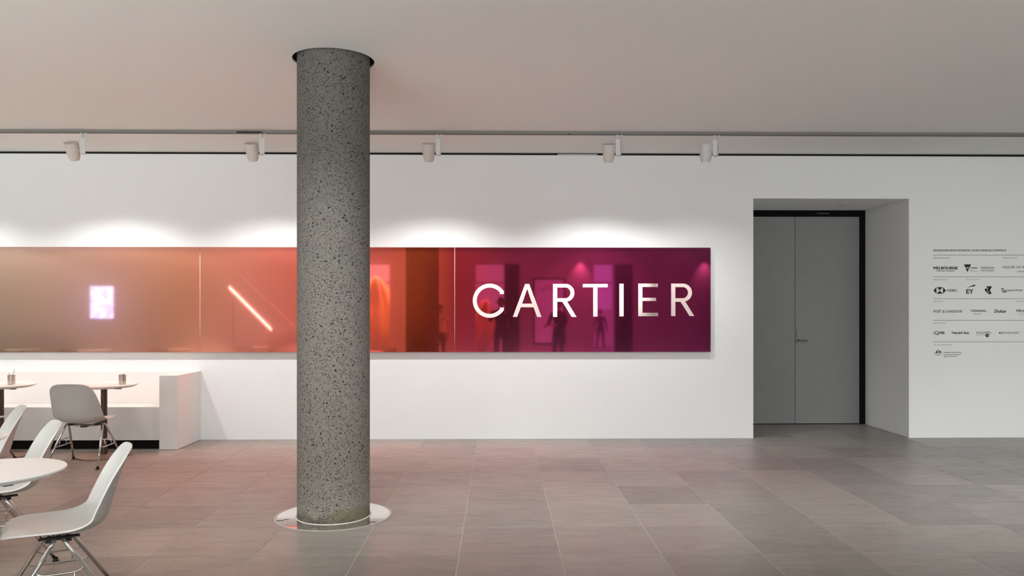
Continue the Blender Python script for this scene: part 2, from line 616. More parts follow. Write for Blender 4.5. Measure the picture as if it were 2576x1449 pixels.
# paving farther off, seen only in the display: one joined part
bm = bmesh.new()
for j in range(-40, 1):
    for i in range(-28, 16):
        if (i, j) in tiles: continue
        x0, y0 = TX0 + T * i, TY0 + T * j
        y1 = WY + 0.02 if j == 0 else y0 + T
        if x0 + T < XL or x0 > XR or y0 < HY - 2.5: continue
        v = [bm.verts.new(p) for p in ((x0 + gx, y0 + gy, -0.0004), (x0 + T - gx, y0 + gy, -0.0004), (x0 + T - gx, y1 - gy, -0.0004), (x0 + gx, y1 - gy, -0.0004))]
        bm.faces.new(v)
tag(obj('distant_tiles', bm, M_tile, floor), kind='stuff')

# ------------------------------------------------------------------ double door in the recess
DY = WY + RD
fl, fr = DL, DR
door = tag(empty('door_1', ((fl + fr) / 2, DY, 0)), 'tall grey double door in a black frame set deep in the white wall', kind='structure')
cx0 = (fl + fr) / 2


def dl(px): return at(px, 800, DY).x


topf, topd = at(2090, 528.5, DY).z, at(2090, 544, DY).z
bm = bmesh.new()
xr = dl(2165.5)
box(bm, DL + 0.0 - cx0, DR - cx0, 0.02, 0.12, topd, DT + 0.02)
box(bm, xr - cx0, DR - cx0, 0.02, 0.12, 0, topd)
box(bm, DL - cx0, dl(1841) - cx0, 0.02, 0.12, 0, topd)
obj('door_frame', bm, M_frame, door)
# white head lining above the black frame
split = dl(2002.5)
for (xa, xb) in ((dl(1841) + 0.003, split - 0.003), (split + 0.003, xr - 0.004)):
    boxo('door_leaf', xa - cx0, xb - cx0, 0.035, 0.085, 0.008, topd - 0.004, M_door, door, 0.002)
leafs = [o for o in door.children if o.name.startswith('door_leaf')]
bm = bmesh.new()
p0, p1 = at(2004.8, 829.5, DY), at(2010.3, 865.5, DY)
box(bm, p0.x - cx0, p1.x - cx0, 0.022, 0.036, p1.z, p0.z)
bmesh.ops.bevel(bm, geom=bm.edges[:], offset=0.003, segments=2, affect='EDGES')
zc = at(2020, 855.8, DY).z
xc = (p0.x + p1.x) / 2 - cx0
lx = at(2030, 856, DY).x - cx0
tube(bm, arc_pts([(xc, 0.03, zc), (xc, -0.03, zc), (lx, -0.03, zc)], 0.018), 0.0095, 12)
lathe(bm, [(0.006, 0), (0.006, 0.003)], 12, M=Matrix.Translation((xc, 0.021, at(2008, 838, DY).z)) @ Matrix.Rotation(R(90), 4, 'X'))
h = obj('door_handle', bm, M_steel, leafs[1], angle=40)
tag(h, 'satin steel lever handle on a narrow plate')
tag(boxo('bottom_seal', dl(1841) - cx0, xr - cx0, 0.03, 0.09, 0.0, 0.007, M_frame, door), 'black seal under the grey leaves')
bm = bmesh.new()
q0, q1 = at(2056, 537.5, DY), at(2086, 535.5, DY)
box(bm, q0.x - cx0, q1.x - cx0, 0.008, 0.021, q0.z, q1.z)
tag(obj('door_closer_arm', bm, M_steel, door), 'thin steel closer arm on the black head')

# small chrome rims of two downlights in the soffit of the recess
for px, py in ((1952, 516), (2118, 516.5)):
    # the soffit is the plane z = DT
    a = (px - 1288) / F_PX
    tt = (DT - HC) / ((HOR - py) / F_PX)
    X = tt * (math.sin(YAW) + a * math.cos(YAW)); Y = tt * (math.cos(YAW) - a * math.sin(YAW))
    bm = bmesh.new()
    lathe(bm, [(0.045, 0.0), (0.045, -0.006), (0.036, -0.006), (0.03, 0.0)], 28, caps=False)
    lathe(bm, [(0.03, -0.001), (0.0, -0.001)], 28, caps=False)
    side = 'left' if px < 2000 else 'right'
    tag(obj('recessed_downlight', bm, plain('downlight_rim', (0.6, 0.58, 0.54), 0.3), loc=(X, Y, DT), smooth=True), 'small round unlit downlight in the soffit above the door, %s one' % side, 'ceiling light', 'downlights in the door soffit')

# ------------------------------------------------------------------ column
bm = bmesh.new()
segs, rows = 96, 60
rings = []
for j in range(rows + 1):
    z = -0.0 + (CH + 0.28) * j / rows
    rings.append([bm.verts.new((CR * math.cos(2 * math.pi * k / segs), CR * math.sin(2 * math.pi * k / segs), z)) for k in range(segs)])
for A, B in zip(rings, rings[1:]):
    for k in range(segs): bm.faces.new((A[k], A[(k + 1) % segs], B[(k + 1) % segs], B[k]))
bm.faces.new(rings[0][::-1]); bm.faces.new(rings[-1])
tag(obj('column', bm, M_conc, angle=50, loc=(CX, CY_, 0)), 'round rough pitted grey concrete column rising from floor to ceiling', 'column')
plate = tag(empty('column_floor_plate', (CX, CY_, 0)), 'flat shiny round steel plate ringing the foot of the concrete column', 'floor plate')
bm = bmesh.new()
lathe(bm, [(CR + 0.012, 0.0), (CR + 0.012, 0.004), (0.408, 0.004), (0.408, 0.0)], 96, caps=False)
pl = obj('cover_plate', bm, M_plate, plate, angle=30)
bm = bmesh.new()
lathe(bm, [(0.411, 0.0), (0.411, 0.005), (0.421, 0.005), (0.421, 0.0)], 96, caps=False)
tag(obj('rim', bm, M_grout, plate, angle=30), 'thin raised outer rim')
bm = bmesh.new()
lathe(bm, [(CR + 0.0005, 0.0), (CR + 0.0005, 0.007), (CR + 0.006, 0.009), (CR + 0.0118, 0.005), (CR + 0.0118, 0.0)], 96, caps=False)
tag(obj('collar', bm, M_batten, plate, angle=60), 'narrow pale collar against the concrete')
for (sx, sy, wx, wy) in ((-0.352, -0.148, 0.05, 0.014), (-0.315, -0.12, 0.035, 0.012), (0.315, -0.20, 0.06, 0.012)):
    tag(boxo('seam_slot', sx - wx / 2, sx + wx / 2, sy - wy / 2, sy + wy / 2, 0.003, 0.0046, M_black, plate), 'short black slot')

# ------------------------------------------------------------------ lighting track and spotlights
TY = 8.13
tz = CH - 0.036
track = tag(empty('lighting_track', (-4, TY, CH)), 'long grey surface mounted lighting track across the ceiling', 'lighting track')
bm = bmesh.new()
box(bm, XL + 4 + 0.05, XR + 4 - 0.05, -0.018, 0.018, -0.036, 0.0)
obj('rail', bm, M_track, track)
bm = bmesh.new()
box(bm, XL + 4 + 0.05, XR + 4 - 0.05, -0.0205, -0.018, -0.036, -0.0305)
obj('lower_lip', bm, plain('dark_lip', (0.07, 0.06, 0.05), 0.5), track)
a, b = at(597, 335, TY), at(660, 335, TY)
tag(boxo('dark_cover', a.x + 4, b.x + 4, -0.024, -0.0206, -0.0335, -0.0135, plain('dark_brown_cover', (0.03, 0.022, 0.017), 0.6), track), 'short dark brown slot cover')
a = at(1432, 335, TY)
tag(boxo('small_clip', a.x + 4 - 0.009, a.x + 4 + 0.009, -0.024, -0.0206, -0.037, -0.027, M_black, track), 'tiny black clip')


def make_spot(tilt, boxrot, mh=M_lamp, mb=M_box):
    """origin on the underside of the track; lamp head hangs left of its gear box"""
    root = empty('track_spotlight')
    bm = bmesh.new()
    lathe(bm, [(0.017, 0), (0.017, -0.010), (0.011, -0.010), (0.011, -0.04), (0.014, -0.04), (0.014, -0.048)], 20)
    lathe(bm, [(0.016, 0), (0.016, -0.012), (0.012, -0.014)], 20, (0.045, 0, 0))
    obj('track_adapter', bm, M_box, root, angle=40)
    bm = bmesh.new()
    box(bm, -0.024, 0.024, -0.04, 0.04, -0.212, -0.048)
    bmesh.ops.bevel(bm, geom=bm.edges[:], offset=0.002, segments=2, affect='EDGES')
    g = obj('gear_box', bm, mb, root)
    g.location = (0.012, 0, 0)
    g.rotation_euler = (0, 0, boxrot)
    boxo('seam', 0.0242, 0.0252, -0.032, 0.032, -0.1305, -0.1265, M_black, g)
    bm = bmesh.new()
    tube(bm, [(-0.014, 0, -0.172), (-0.045, 0, -0.172)], 0.009, 12)
    obj('swivel_arm', bm, mh, root, angle=40)
    # head: cup shape, wide cap on top, rounded lens end below
    H = Matrix.Translation((-0.088, 0, -0.176)) @ Matrix.Rotation(tilt, 4, 'X')
    bm = bmesh.new()
    lathe(bm, [(0.0, 0.080), (0.060, 0.080), (0.066, 0.083), (0.069, 0.080), (0.064, 0.012), (0.0625, 0.0)], 40, M=H, caps=False)
    hd = obj('lamp_head', bm, mh, root, angle=38)
    bm = bmesh.new()
    lathe(bm, [(0.0610, 0.0), (0.0610, -0.0025), (0.0630, -0.0025), (0.0615, -0.020), (0.058, -0.050), (0.052, -0.078), (0.044, -0.096), (0.040, -0.102), (0.036, -0.100)], 40, M=H, caps=False)
    obj('lens_barrel', bm, mh, root, angle=38)
    bm = bmesh.new()
    lathe(bm, [(0.045, -0.08), (0.0, -0.08)], 24, M=H, caps=False)
    e = N('lamp_lens')
    e.set(Emission_Strength=1.2)
    e.b.inputs['Emission Color'].default_value = (1, 0.93, 0.85, 1)
    e.col(n_emit_fix)
    obj('lens', bm, e.m, root)
    return root, H


n_emit_fix = (0.8, 0.8, 0.8)
lamp_px = [(-270, 0, 0), (208 - 0, 1, 0.5), (659, 2, 0.32), (1103, 3, 0.02), (1556, 4, -0.3), (1800, 5, -0.42)]
tilts = {0: R(20), 1: R(26), 2: R(24), 3: R(20), 4: R(18), 5: R(6)}
labs = {
    0: 'cream track spotlight over the far left end of the bench',
    1: 'cream track spotlight above the wall bench, nearest the left picture edge',
    2: 'cream track spotlight just left of the concrete column, beside a dark slot cover',
    3: 'cream track spotlight first to the right of the concrete column',
    4: 'cream track spotlight above the letter T, third from the right picture edge side',
    5: 'greyish white track spotlight nearest the doors, pointing straight down'}
labs[4] = 'cream track spotlight right of the pale filler strip, second nearest to the doors'
M_lamp2 = plain('grey_white_lamp_paint', (0.60, 0.61, 0.60), 0.5, vary=0.02)
SPOTS = []
for px, k, rot in lamp_px:
    bx = at(px, 345, TY).x
    root, H = make_spot(tilts[k], rot, M_lamp2 if k == 5 else M_lamp, M_box)
    root.location = (bx - 0.012, TY, tz - 0.0)
    tag(root, labs[k], 'spotlight', 'spotlights on the ceiling track')
    SPOTS.append(Vector((bx - 0.012 - 0.088, TY + 0.03, tz - 0.176 - 0.1)))
for X in (SPOTS[0].x - 2.3, SPOTS[0].x - 4.6): SPOTS.append(Vector((X, TY + 0.03, SPOTS[0].z)))
for k, p in enumerate(SPOTS):
    l = bpy.data.lights.new('spotlight_lamp', 'SPOT')
    l.energy = 130 if k != 5 else 40
    l.color = (1.0, 0.985, 0.97)
    l.spot_size = R(86)
    l.spot_blend = 1.0
    l.shadow_soft_size = 0.045
    o = bpy.data.objects.new('spotlight_lamp', l)
    C.objects.link(o)
    o.location = p + Vector((0, 0.045, -0.02))
    # extra beam added per head, strengthens the pink light the panels throw
    l2 = bpy.data.lights.new('extra_panel_beam', 'SPOT')
    l2.energy = 960 if k != 5 else 400
    l2.color = (1.0, 0.985, 0.97)
    l2.spot_size = R(25.5)
    l2.spot_blend = 0.45
    l2.shadow_soft_size = 0.03
    o2 = bpy.data.objects.new('extra_panel_beam', l2)
    C.objects.link(o2)
    o2.location = p + Vector((0, 0.045, -0.02))
    o2.rotation_euler = Vector((0, 1.0, -1.20)).to_track_quat('-Z', 'Y').to_euler()
    o2.scale = (2.0 if k == 4 else 0.9 if k == 5 else 6.0, 1, 1)
    tgt = p + Vector((0, 1.0, -1.95))
    o.rotation_euler = (tgt - p).to_track_quat('-Z', 'Y').to_euler()
    o.scale = (1.7, 1, 1)

# ------------------------------------------------------------------ the long display with raised letters
disp = tag(empty('wall_display', (0, PY, 0)), 'long wall display of glossy panels running from amber to crimson, with pale raised capitals', 'wall display')
zt, zb = at(1256, 622.5, PY).z, at(1256, 885.5, PY).z
for xa, xb in zip(PX, PX[1:]):
    o = boxo('panel', xa + 0.002, xb - 0.002, 0, 0.010, zb, zt, M_panel, disp)
# white sheet edges and back battens
bm = bmesh.new()
box(bm, PX[0] + 0.05, PX[-1] - 0.010, 0.010, 0.0445, zb - 0.012 + 0.03, zb + 0.06)
box(bm, PX[0] + 0.05, PX[-1] - 0.06, 0.010, 0.0445, zt - 0.16, zt - 0.08)
obj('back_batten', bm, M_batten, disp)
for p in PX[1:-1]:
    o = boxo('joint_strip', p - 0.0018, p + 0.0018, 0.001, 0.010, zb, zt, M_edge, disp)
    o = boxo('joint_clip', p - 0.003, p + 0.003, -0.001, 0.006, zt - 0.035, zt, M_edge, disp)
tag(boxo('maker_tag', at(50, 631, PY).x, at(61, 631, PY).x, -0.002, 0.0, at(50, 631.8, PY).z, at(50, 630.2, PY).z, M_edge, disp), 'tiny white tag near the top edge')


def LX(p): return at(p, 750, PY).x
def LZ(p): return at(1256, p, PY).z


def letter(polys, name='letter'):
    bm = bmesh.new()
    for poly in polys: prism(bm, [(LX(x), LZ(y)) for x, y in poly], -0.009, -0.0002)
    return obj(name, bm, M_letter, disp)


def arc(cx, cy_, rx, ry, a0, a1, n=28):
    return [(cx + rx * math.cos(R(a0 + (a1 - a0) * k / n)), cy_ - ry * math.sin(R(a0 + (a1 - a0) * k / n))) for k in range(n + 1)]


S = 10.6
Tp, Bt = 714.2, 797.4
# C
o_, i_ = (1232.0, 756.5, 42.6, 43.0), (1232.0, 756.5, 32.6, 33.0)
a_ = math.degrees(math.atan2(756.5 - 739.8, 1267.5 - 1232))
oa = arc(*o_, 26, 334, 48)
ia = arc(*i_, 330, 30, 44)
oa[0] = (1267.6, 739.8); oa[-1] = (1267.6, 773.6)
ia[0] = (1256.2, 773.6); ia[-1] = (1256.2, 739.8)
ring_ = []
for k in range(44):
    t0_, t1_ = k * 48 / 44, (k + 1) * 48 / 44
    def lp(L, t):
        q = min(int(t), len(L) - 2); f_ = t - q
        return (L[q][0] * (1 - f_) + L[q + 1][0] * f_, L[q][1] * (1 - f_) + L[q + 1][1] * f_)
    ring_.append([lp(oa, t0_), lp(oa, t1_), ia[44 - k - 1], ia[44 - k]])
letter(ring_)
# A
letter([[(1290, Bt), (1320.8, Tp), (1331.2, Tp), (1362, Bt), (1351.4, Bt), (1343.2, 773.5), (1308.6, 773.5), (1300.6, Bt)]])
# the counter of the A is cut: rebuild as three limbs


def del_last():
    o = [c for c in disp.children if c.name.startswith('letter')][-1]
    bpy.data.objects.remove(o)


del_last()


def A(x0, x1):
    m = (x0 + x1) / 2
    t = 5.2
    w = 11.0
    # slopes
    def xl(y): return x0 + (m - t - x0) * (Bt - y) / (Bt - Tp)
    def xr(y): return x1 - (x1 - m - t) * (Bt - y) / (Bt - Tp)
    y1, y2 = 763.8, 773.0
    # inner apex
    ya = Tp + 12.5
    left = [(x0, Bt), (m - t, Tp), (m, Tp), (m, ya), (xl(y1) + w, y1), (xl(y2) + w, y2), (x0 + w, Bt)]
    right = [(x1, Bt), (m + t, Tp), (m, Tp), (m, ya), (xr(y1) - w, y1), (xr(y2) - w, y2), (x1 - w, Bt)]
    bar = [(xl(y1) + w - 0.01, y1), (xr(y1) - w + 0.01, y1), (xr(y2) - w + 0.01, y2), (xl(y2) + w - 0.01, y2)]
    return [left, right, bar]


letter(A(1290, 1362.2))


def Rr(x0, xb, xl):
    """x0 stem left, xb bowl right, xl leg right"""
    top, bot = Tp, Bt
    y1 = 759.2
    r = (y1 - top) / 2
    cyb = (y1 + top) / 2
    cxb = xb - r
    stem = [(x0, top), (x0 + S, top), (x0 + S, bot), (x0, bot)]
    oa_ = [(x0 + S, top)] + arc(cxb, cyb, r, r, 90, -90, 26) + [(x0 + S, y1)]
    ia_ = [(x0 + S, top + 9.0)] + arc(cxb, cyb, r - 10, r - 9, 90, -90, 26) + [(x0 + S, y1 - 9.0)]
    quads = [[oa_[k], oa_[k + 1], ia_[k + 1], ia_[k]] for k in range(len(oa_) - 1)]
    leg = [(x0 + 23.6, y1), (x0 + 35.9, y1), (xl, bot), (xl - 12.2, bot)]
    return [stem, leg] + quads


letter(Rr(1391, 1444.8, 1450.3))
letter([[(1466, Tp), (1528.4, Tp), (1528.4, Tp + 8.6), (1466, Tp + 8.6)], [(1492.2, Tp + 8.6), (1502.8, Tp + 8.6), (1502.8, Bt - 1), (1492.2, Bt - 1)]])
letter([[(1557.8, Tp - 0.6), (1568.6, Tp - 0.6), (1568.6, Bt - 1.4), (1557.8, Bt - 1.4)]])
letter([[(1605.5, 713.2), (1615.8, 713.2), (1615.8, 795.6), (1605.5, 795.6)], [(1615.8, 713.2), (1654.6, 713.2), (1654.6, 721.9), (1615.8, 721.9)],
        [(1615.8, 749), (1650, 749), (1650, 757.2), (1615.8, 757.2)], [(1615.8, 786.8), (1655, 786.8), (1655, 795.6), (1615.8, 795.6)]])
Tp, Bt = 713.2, 795.2
letter(Rr(1688, 1740.4, 1746.2))

# ------------------------------------------------------------------ black lettering and emblems on the wall at the right
TYW = WY - 0.0012


def text_mesh(s, shear=0.0, bold=0.0, spacing=1.0):
    cu = bpy.data.curves.new('t', 'FONT')
    cu.body = s
    cu.size = 1.0
    cu.shear = shear
    cu.offset = 0.0 if 'M' in s else min(bold, 0.03)
    cu.space_character = spacing
    cu.resolution_u = 3
    o = bpy.data.objects.new('t', cu)
    C.objects.link(o)
    bpy.context.view_layer.update()
    dg = bpy.context.evaluated_depsgraph_get()
    me = bpy.data.meshes.new_from_object(o.evaluated_get(dg))
    bpy.data.objects.remove(o)
    bpy.data.curves.remove(cu)
    if 'M' in s and bold > 0:
        # thicken by overlaying slightly shifted copies of the outline faces
        b2 = bmesh.new()
        for k, (dx, dy_) in enumerate(((-1, -0.5), (1, -0.5), (-1, 0.5), (1, 0.5))):
            n0 = len(b2.verts)
            b2.from_mesh(me)
            b2.verts.ensure_lookup_table()
            for v in b2.verts[n0:]: v.co += Vector((dx * bold, dy_ * bold, 0.00001 * k))
        b2.to_mesh(me)
        b2.free()
    return me


board = tag(empty('sponsor_wall_text', (0, WY, 0)), 'small black printed words, emblems and thin rules on the wall right of the doors', 'wall lettering')


def fit_text(s, x0, x1, y0, y1, mat=None, name='word', parent=None, shear=0.0, bold=0.0, spacing=1.0, dy=0.0, lab=None):
    me = text_mesh(s, shear, bold, spacing)
    xs = [v.co.x for v in me.vertices]; ys = [v.co.y for v in me.vertices]
    a0, a1, b0, b1 = min(xs), max(xs), min(ys), max(ys)
    P, Q = at(x0, y1, TYW), at(x1, y0, TYW)
    for v in me.vertices:
        u, t = (v.co.x - a0) / (a1 - a0), (v.co.y - b0) / (b1 - b0)
        v.co = (P.x + (Q.x - P.x) * u, -0.0012 - dy, P.z + (Q.z - P.z) * t)
    o = link(name, me, mat or M_ink, parent or board)
    if lab: tag(o, lab)
    return o


def flat(polys, mat=None, name='emblem', dy=0.0, parent=None, lab=None):
    bm = bmesh.new()
    for poly in polys:
        f = bm.faces.new([bm.verts.new(Vector((at(x, y, TYW).x, -0.0012 - dy, at(x, y, TYW).z))) for x, y in poly])
        bmesh.ops.triangulate(bm, faces=[f])
    o = obj(name, bm, mat or M_ink, parent or board)
    if lab: tag(o, lab)
    return o


def c7(x, y): return (2330 + x / 9.057, 610 + y / 9.057)
def c8(x, y): return (2330 + x / 9.057, 750 + y / 9.057)


def T7(s, x0, x1, y0, y1, base=610, **k):
    return fit_text(s, 2330 + x0 / 9.057, 2330 + x1 / 9.057, base + y0 / 9.057, base + y1 / 9.057, **k)


def T8(s, x0, x1, y0, y1, **k): return T7(s, x0, x1, y0, y1, base=750, **k)


T7('2026 MELBOURNE WINTER MASTERPIECES*', 160, 1005, 160, 200, bold=0.022, name='heading')
T7('CARTIER', 1030, 1195, 162, 200, bold=0.022, shear=0.25, name='heading')
T7('IS GENEROUSLY SUPPORTED BY', 1212, 1830, 160, 200, bold=0.022, name='heading')
for y in (641.7, 696.5, 751.2, 805.6, 860.0):
    flat([[(2347.7, y - 0.45), (2700, y - 0.45), (2700, y + 0.45), (2347.7, y + 0.45)]], M_rule, 'rule')
cap = dict(mat=M_ink2, name='caption')
T7('PRESENTING PARTNER', 160, 525, 341, 366, **cap)
T7('PRINCIPAL PARTNER', 1748, 2075, 341, 366, **cap)
T7('PREMIUM PARTNER', 160, 470, 836, 861, **cap)
T7('MAJOR PARTNERS', 905, 1200, 836, 861, **cap)
T8('SUPPORTERS', 160, 380, 62, 87, **cap)
T8('TOURISM PA', 2040, 2232, 60, 85, **cap)
T8('MEDIA PARTNERS', 160, 440, 556, 581, **cap)
T8('WITH THE ASSISTANCE OF', 160, 577, 1050, 1076, **cap)

T7('MELBOURNE', 166, 720, 550, 614, bold=0.03, name='logotype')
T7('EVERY BIT DIFFERENT', 230, 655, 636, 660, bold=0.02, name='logotype')
flat([[c7(860, 498), c7(1022, 498), c7(940, 676)]], name='emblem', lab='black downward triangle')
T7('VIC', 902, 988, 562, 600, bold=0.03, mat=M_inkw, dy=0.0006, name='logotype')
T7('TORIA', 992, 1165, 562, 600, bold=0.03, name='logotype')
T7('State', 1000, 1068, 619, 634, name='logotype')
T7('Government', 1000, 1160, 645, 660, name='logotype')
T7('CREATIVE', 1243, 1546, 557, 599, bold=0.012, name='logotype')
T7('VICTORIA', 1245, 1548, 620, 661, name='logotype')
T7('HOUSE OF K', 1748, 2240, 535, 591, name='logotype')
T7('1976', 2072, 2222, 643, 679, bold=0.02, spacing=1.4, name='logotype')
T7('HSBC', 478, 711, 1062, 1124, bold=0.01, name='logotype')
T7('EY', 912, 1082, 1064, 1168, bold=0.04, name='logotype')
T7('QANTAS', 1818, 2190, 1071, 1114, bold=0.02, name='logotype')
flat([[c7(163, 1093), c7(233, 1018), c7(233, 1168)], [c7(240, 1018), c7(376, 1018), c7(308, 1088)], [c7(240, 1168), c7(376, 1168), c7(308, 1098)], [c7(452, 1093), c7(383, 1018), c7(383, 1168)]], name='emblem', lab='black and white hexagon of triangles')
flat([[c7(236, 1022), c7(303, 1093), c7(236, 1164)], [c7(380, 1022), c7(313, 1093), c7(380, 1164)]], M_inkw, 'emblem')
flat([[c7(922, 1029), c7(1115, 955), c7(1115, 992)]], name='emblem', lab='black slanting wedge')
pts = [(1337, 1060), (1352, 1047), (1375, 1045), (1440, 1075), (1470, 1115), (1484, 1150), (1478, 1172), (1455, 1180), (1420, 1172), (1375, 1140), (1345, 1105), (1333, 1078)]
flat([[c7(*p) for p in pts]], name='emblem', lab='tilted black oval behind a slanting T')
flat([[c7(1362, 988), c7(1497, 988), c7(1488, 1040), c7(1452, 1040), c7(1436, 1128), c7(1420, 1138), c7(1388, 1136), c7(1378, 1120), c7(1398, 1040), c7(1358, 1040)]], M_inkw, 'emblem', 0.0010)
flat([[c7(1374, 998), c7(1488, 998), c7(1480, 1031), c7(1444, 1031), c7(1428, 1120), c7(1415, 1128), c7(1397, 1128), c7(1390, 1115), c7(1406, 1031), c7(1368, 1031)]], M_ink, 'emblem', 0.0020)
flat([[c7(1703, 1036), c7(1740, 1039), c7(1775, 1062), c7(1812, 1100), c7(1832, 1134), c7(1742, 1134), c7(1722, 1085)]], name='emblem', lab='black tail fin emblem')
flat([[c7(1706, 1046), c7(1745, 1062), c7(1790, 1092), c7(1806, 1112), c7(1770, 1098), c7(1752, 1100), c7(1775, 1120), c7(1748, 1112), c7(1740, 1090), c7(1730, 1068)]], M_inkw, 'emblem', 0.0004)
T8('MOËT & CHANDON', 165, 815, 258, 332, name='logotype', bold=0.008)
T8('YERING', 1005, 1360, 266, 314, name='logotype', bold=0.02)
T8('Station', 1075, 1250, 338, 374, name='logotype', shear=0.5, mat=M_ink2)
T8('Dulux', 1548, 1832, 262, 333, name='logotype', shear=0.22, bold=0.045)
T8('Hilt', 2052, 2175, 254, 315, name='logotype', bold=0.02)
T8('o', 2184, 2236, 270, 315, name='logotype', bold=0.02)
T8('MELBOURN', 2112, 2235, 341, 353, name='logotype', mat=M_ink2)
T8('LITTLE QUEE', 2085, 2235, 369, 384, name='logotype', mat=M_ink2)


def ring_poly(cx, cy_, r, w, a0, a1, f, ry=None, n=14):
    ry = ry or r
    o = [f(cx + r * math.cos(R(a0 + (a1 - a0) * k / n)), cy_ - ry * math.sin(R(a0 + (a1 - a0) * k / n))) for k in range(n + 1)]
    i = [f(cx + (r - w) * math.cos(R(a1 + (a0 - a1) * k / n)), cy_ - (ry - w) * math.sin(R(a1 + (a0 - a1) * k / n))) for k in range(n + 1)]
    return [o[k:k + 2] + i[n - k - 1:n - k + 1] for k in range(n)]


flat(ring_poly(245, 792, 44, 11, 35, 400 - 100, c8) + ring_poly(245, 792, 44, 11, -45, 30, c8) + [[c8(240, 805), c8(255, 795), c8(288, 838), c8(270, 838)]]
     + ring_poly(245, 792, 60, 8, 142, 218, c8) + ring_poly(245, 792, 82, 8, 158, 202, c8), name='emblem', lab='round letter Q with sound wave arcs')
T8('MS', 300, 419, 763, 822, name='logotype', bold=0.03)
T8('Herald Sun', 585, 972, 760, 817, name='logotype', bold=0.03)
T8('smoothfm', 1145, 1470, 752, 808, name='logotype')
circ = lambda cx, cy_, r, f, n=24: [f(cx + r * math.cos(2 * math.pi * k / n), cy_ - r * math.sin(2 * math.pi * k / n)) for k in range(n)]
sw = []
for k in range(12):
    def P(t): return (1143 + 347 * t, 852 - 28 * math.sin(min(1, t * 1.35) * math.pi) + (0 if t < 0.75 else -230 * (t - 0.75)) + 12 * math.sin(t * 3))
    a, b = P(k / 12), P((k + 1) / 12)
    sw.append([c8(a[0], a[1] - 2.5), c8(b[0], b[1] - 3), c8(b[0], b[1] + 3), c8(a[0], a[1] + 2.5)])
flat(sw, name='emblem', lab='thin wave swash')
flat([circ(1390, 850, 41, c8)], name='emblem', dy=0.0004)
T8('91.5', 1366, 1416, 838, 864, name='logotype', mat=M_inkw, dy=0.0008)
flat([circ(1680, 793, 20, c8)], name='emblem', lab='small black dot')
T8('BROADSHEET', 1718, 2120, 769, 813, name='logotype')
T8('Australian Government', 404, 802, 1221, 1249, name='logotype', bold=0.02)
T8('International Exhibitions', 402, 785, 1276, 1299, name='logotype', bold=0.02)
T8('Insurance Program', 400, 697, 1317, 1345, name='logotype', bold=0.02)
star = [c8(277 + (12 if k % 2 == 0 else 6) * math.sin(math.pi * k / 7), 1178 - (12 if k % 2 == 0 else 6) * math.cos(math.pi * k / 7)) for k in range(14)]
shield = [c8(*p) for p in ((252, 1200), (302, 1200), (302, 1238), (292, 1254), (277, 1262), (262, 1254), (252, 1238))]
roo = [c8(*p) for p in ((205, 1256), (222, 1240), (228, 1215), (240, 1196), (246, 1176), (254, 1182), (252, 1198), (247, 1215), (250, 1238), (244, 1252), (226, 1258))]
emu = [c8(*p) for p in ((302, 1182), (310, 1188), (314, 1208), (330, 1212), (346, 1222), (348, 1232), (332, 1240), (322, 1240), (316, 1258), (308, 1256), (312, 1236), (304, 1222))]
leaves = []
for s_ in (-1, 1):
    for k in range(6):
        bx, by = 277 + s_ * (30 + 12 * k), 1252 + 8 * math.sin(k) + (3 * k if k % 2 else -2 * k)
        leaves.append([c8(bx, by), c8(bx + s_ * 9, by - 6), c8(bx + s_ * 19, by - 2), c8(bx + s_ * 9, by + 3)])
ribbon = [[c8(196, 1276), c8(240, 1288), c8(240, 1294), c8(196, 1282)], [c8(240, 1288), c8(316, 1288), c8(316, 1294), c8(240, 1294)], [c8(316, 1288), c8(360, 1276), c8(360, 1282), c8(316, 1294)], [c8(265, 1298), c8(290, 1298), c8(284, 1311), c8(270, 1311)]]
flat([star, roo, emu] + leaves + ribbon, name='crest', lab='small black crest of two animals, shield, star and wattle')
flat([shield], M_ink2, 'crest', 0.0004)
flat([[c8(258, 1208), c8(275, 1208), c8(275, 1226), c8(258, 1226)], [c8(280, 1230), c8(296, 1230), c8(296, 1244), c8(280, 1244)]], M_inkw, 'crest', 0.0008)

# ------------------------------------------------------------------ white built-in bench
BR = at(446.5, 1100, 8.59).x
BLx = XL + 0.02
bench = tag(empty('wall_bench', (BR, WY, 0)), 'long white built-in bench with sloped back, square end arm and dark plinth against the wall', 'bench')
fy, sh, bh = 8.62 - WY, 0.457, 0.80
aw = 0.195


def benchpart(name, poly, x0, x1, mat, lab=None):
    """poly in (y, z)"""
    bm = bmesh.new()
    a = [bm.verts.new((x0, y, z)) for y, z in poly]
    b = [bm.verts.new((x1, y, z)) for y, z in poly]
    bm.faces.new(a); bm.faces.new(b[::-1])
    for k in range(len(poly)): bm.faces.new((a[k], b[k], b[(k + 1) % len(poly)], a[(k + 1) % len(poly)]))
    o = obj(name, bm, mat, bench)
    if lab: tag(o, lab)
    return o


e = -0.001
benchpart('end_arm', [(8.59 - WY, 0.004), (8.59 - WY, bh), (e, bh), (e, 0.004)], -aw, 0, M_bench)
benchpart('seat', [(fy, 0.10), (fy, sh), (-0.3, sh), (-0.3, 0.10)], BLx - BR, -aw, M_bench)
benchpart('backrest', [(-0.30, 0.30), (-0.29, sh), (-0.165, bh), (e, bh), (e, 0.30)], BLx - BR, -aw, M_bench)
benchpart('plinth', [(fy + 0.05, 0.0), (fy + 0.05, 0.10), (-0.25, 0.10), (-0.25, 0.0)], BLx - BR, -aw, M_plinth, 'recessed dark plinth')

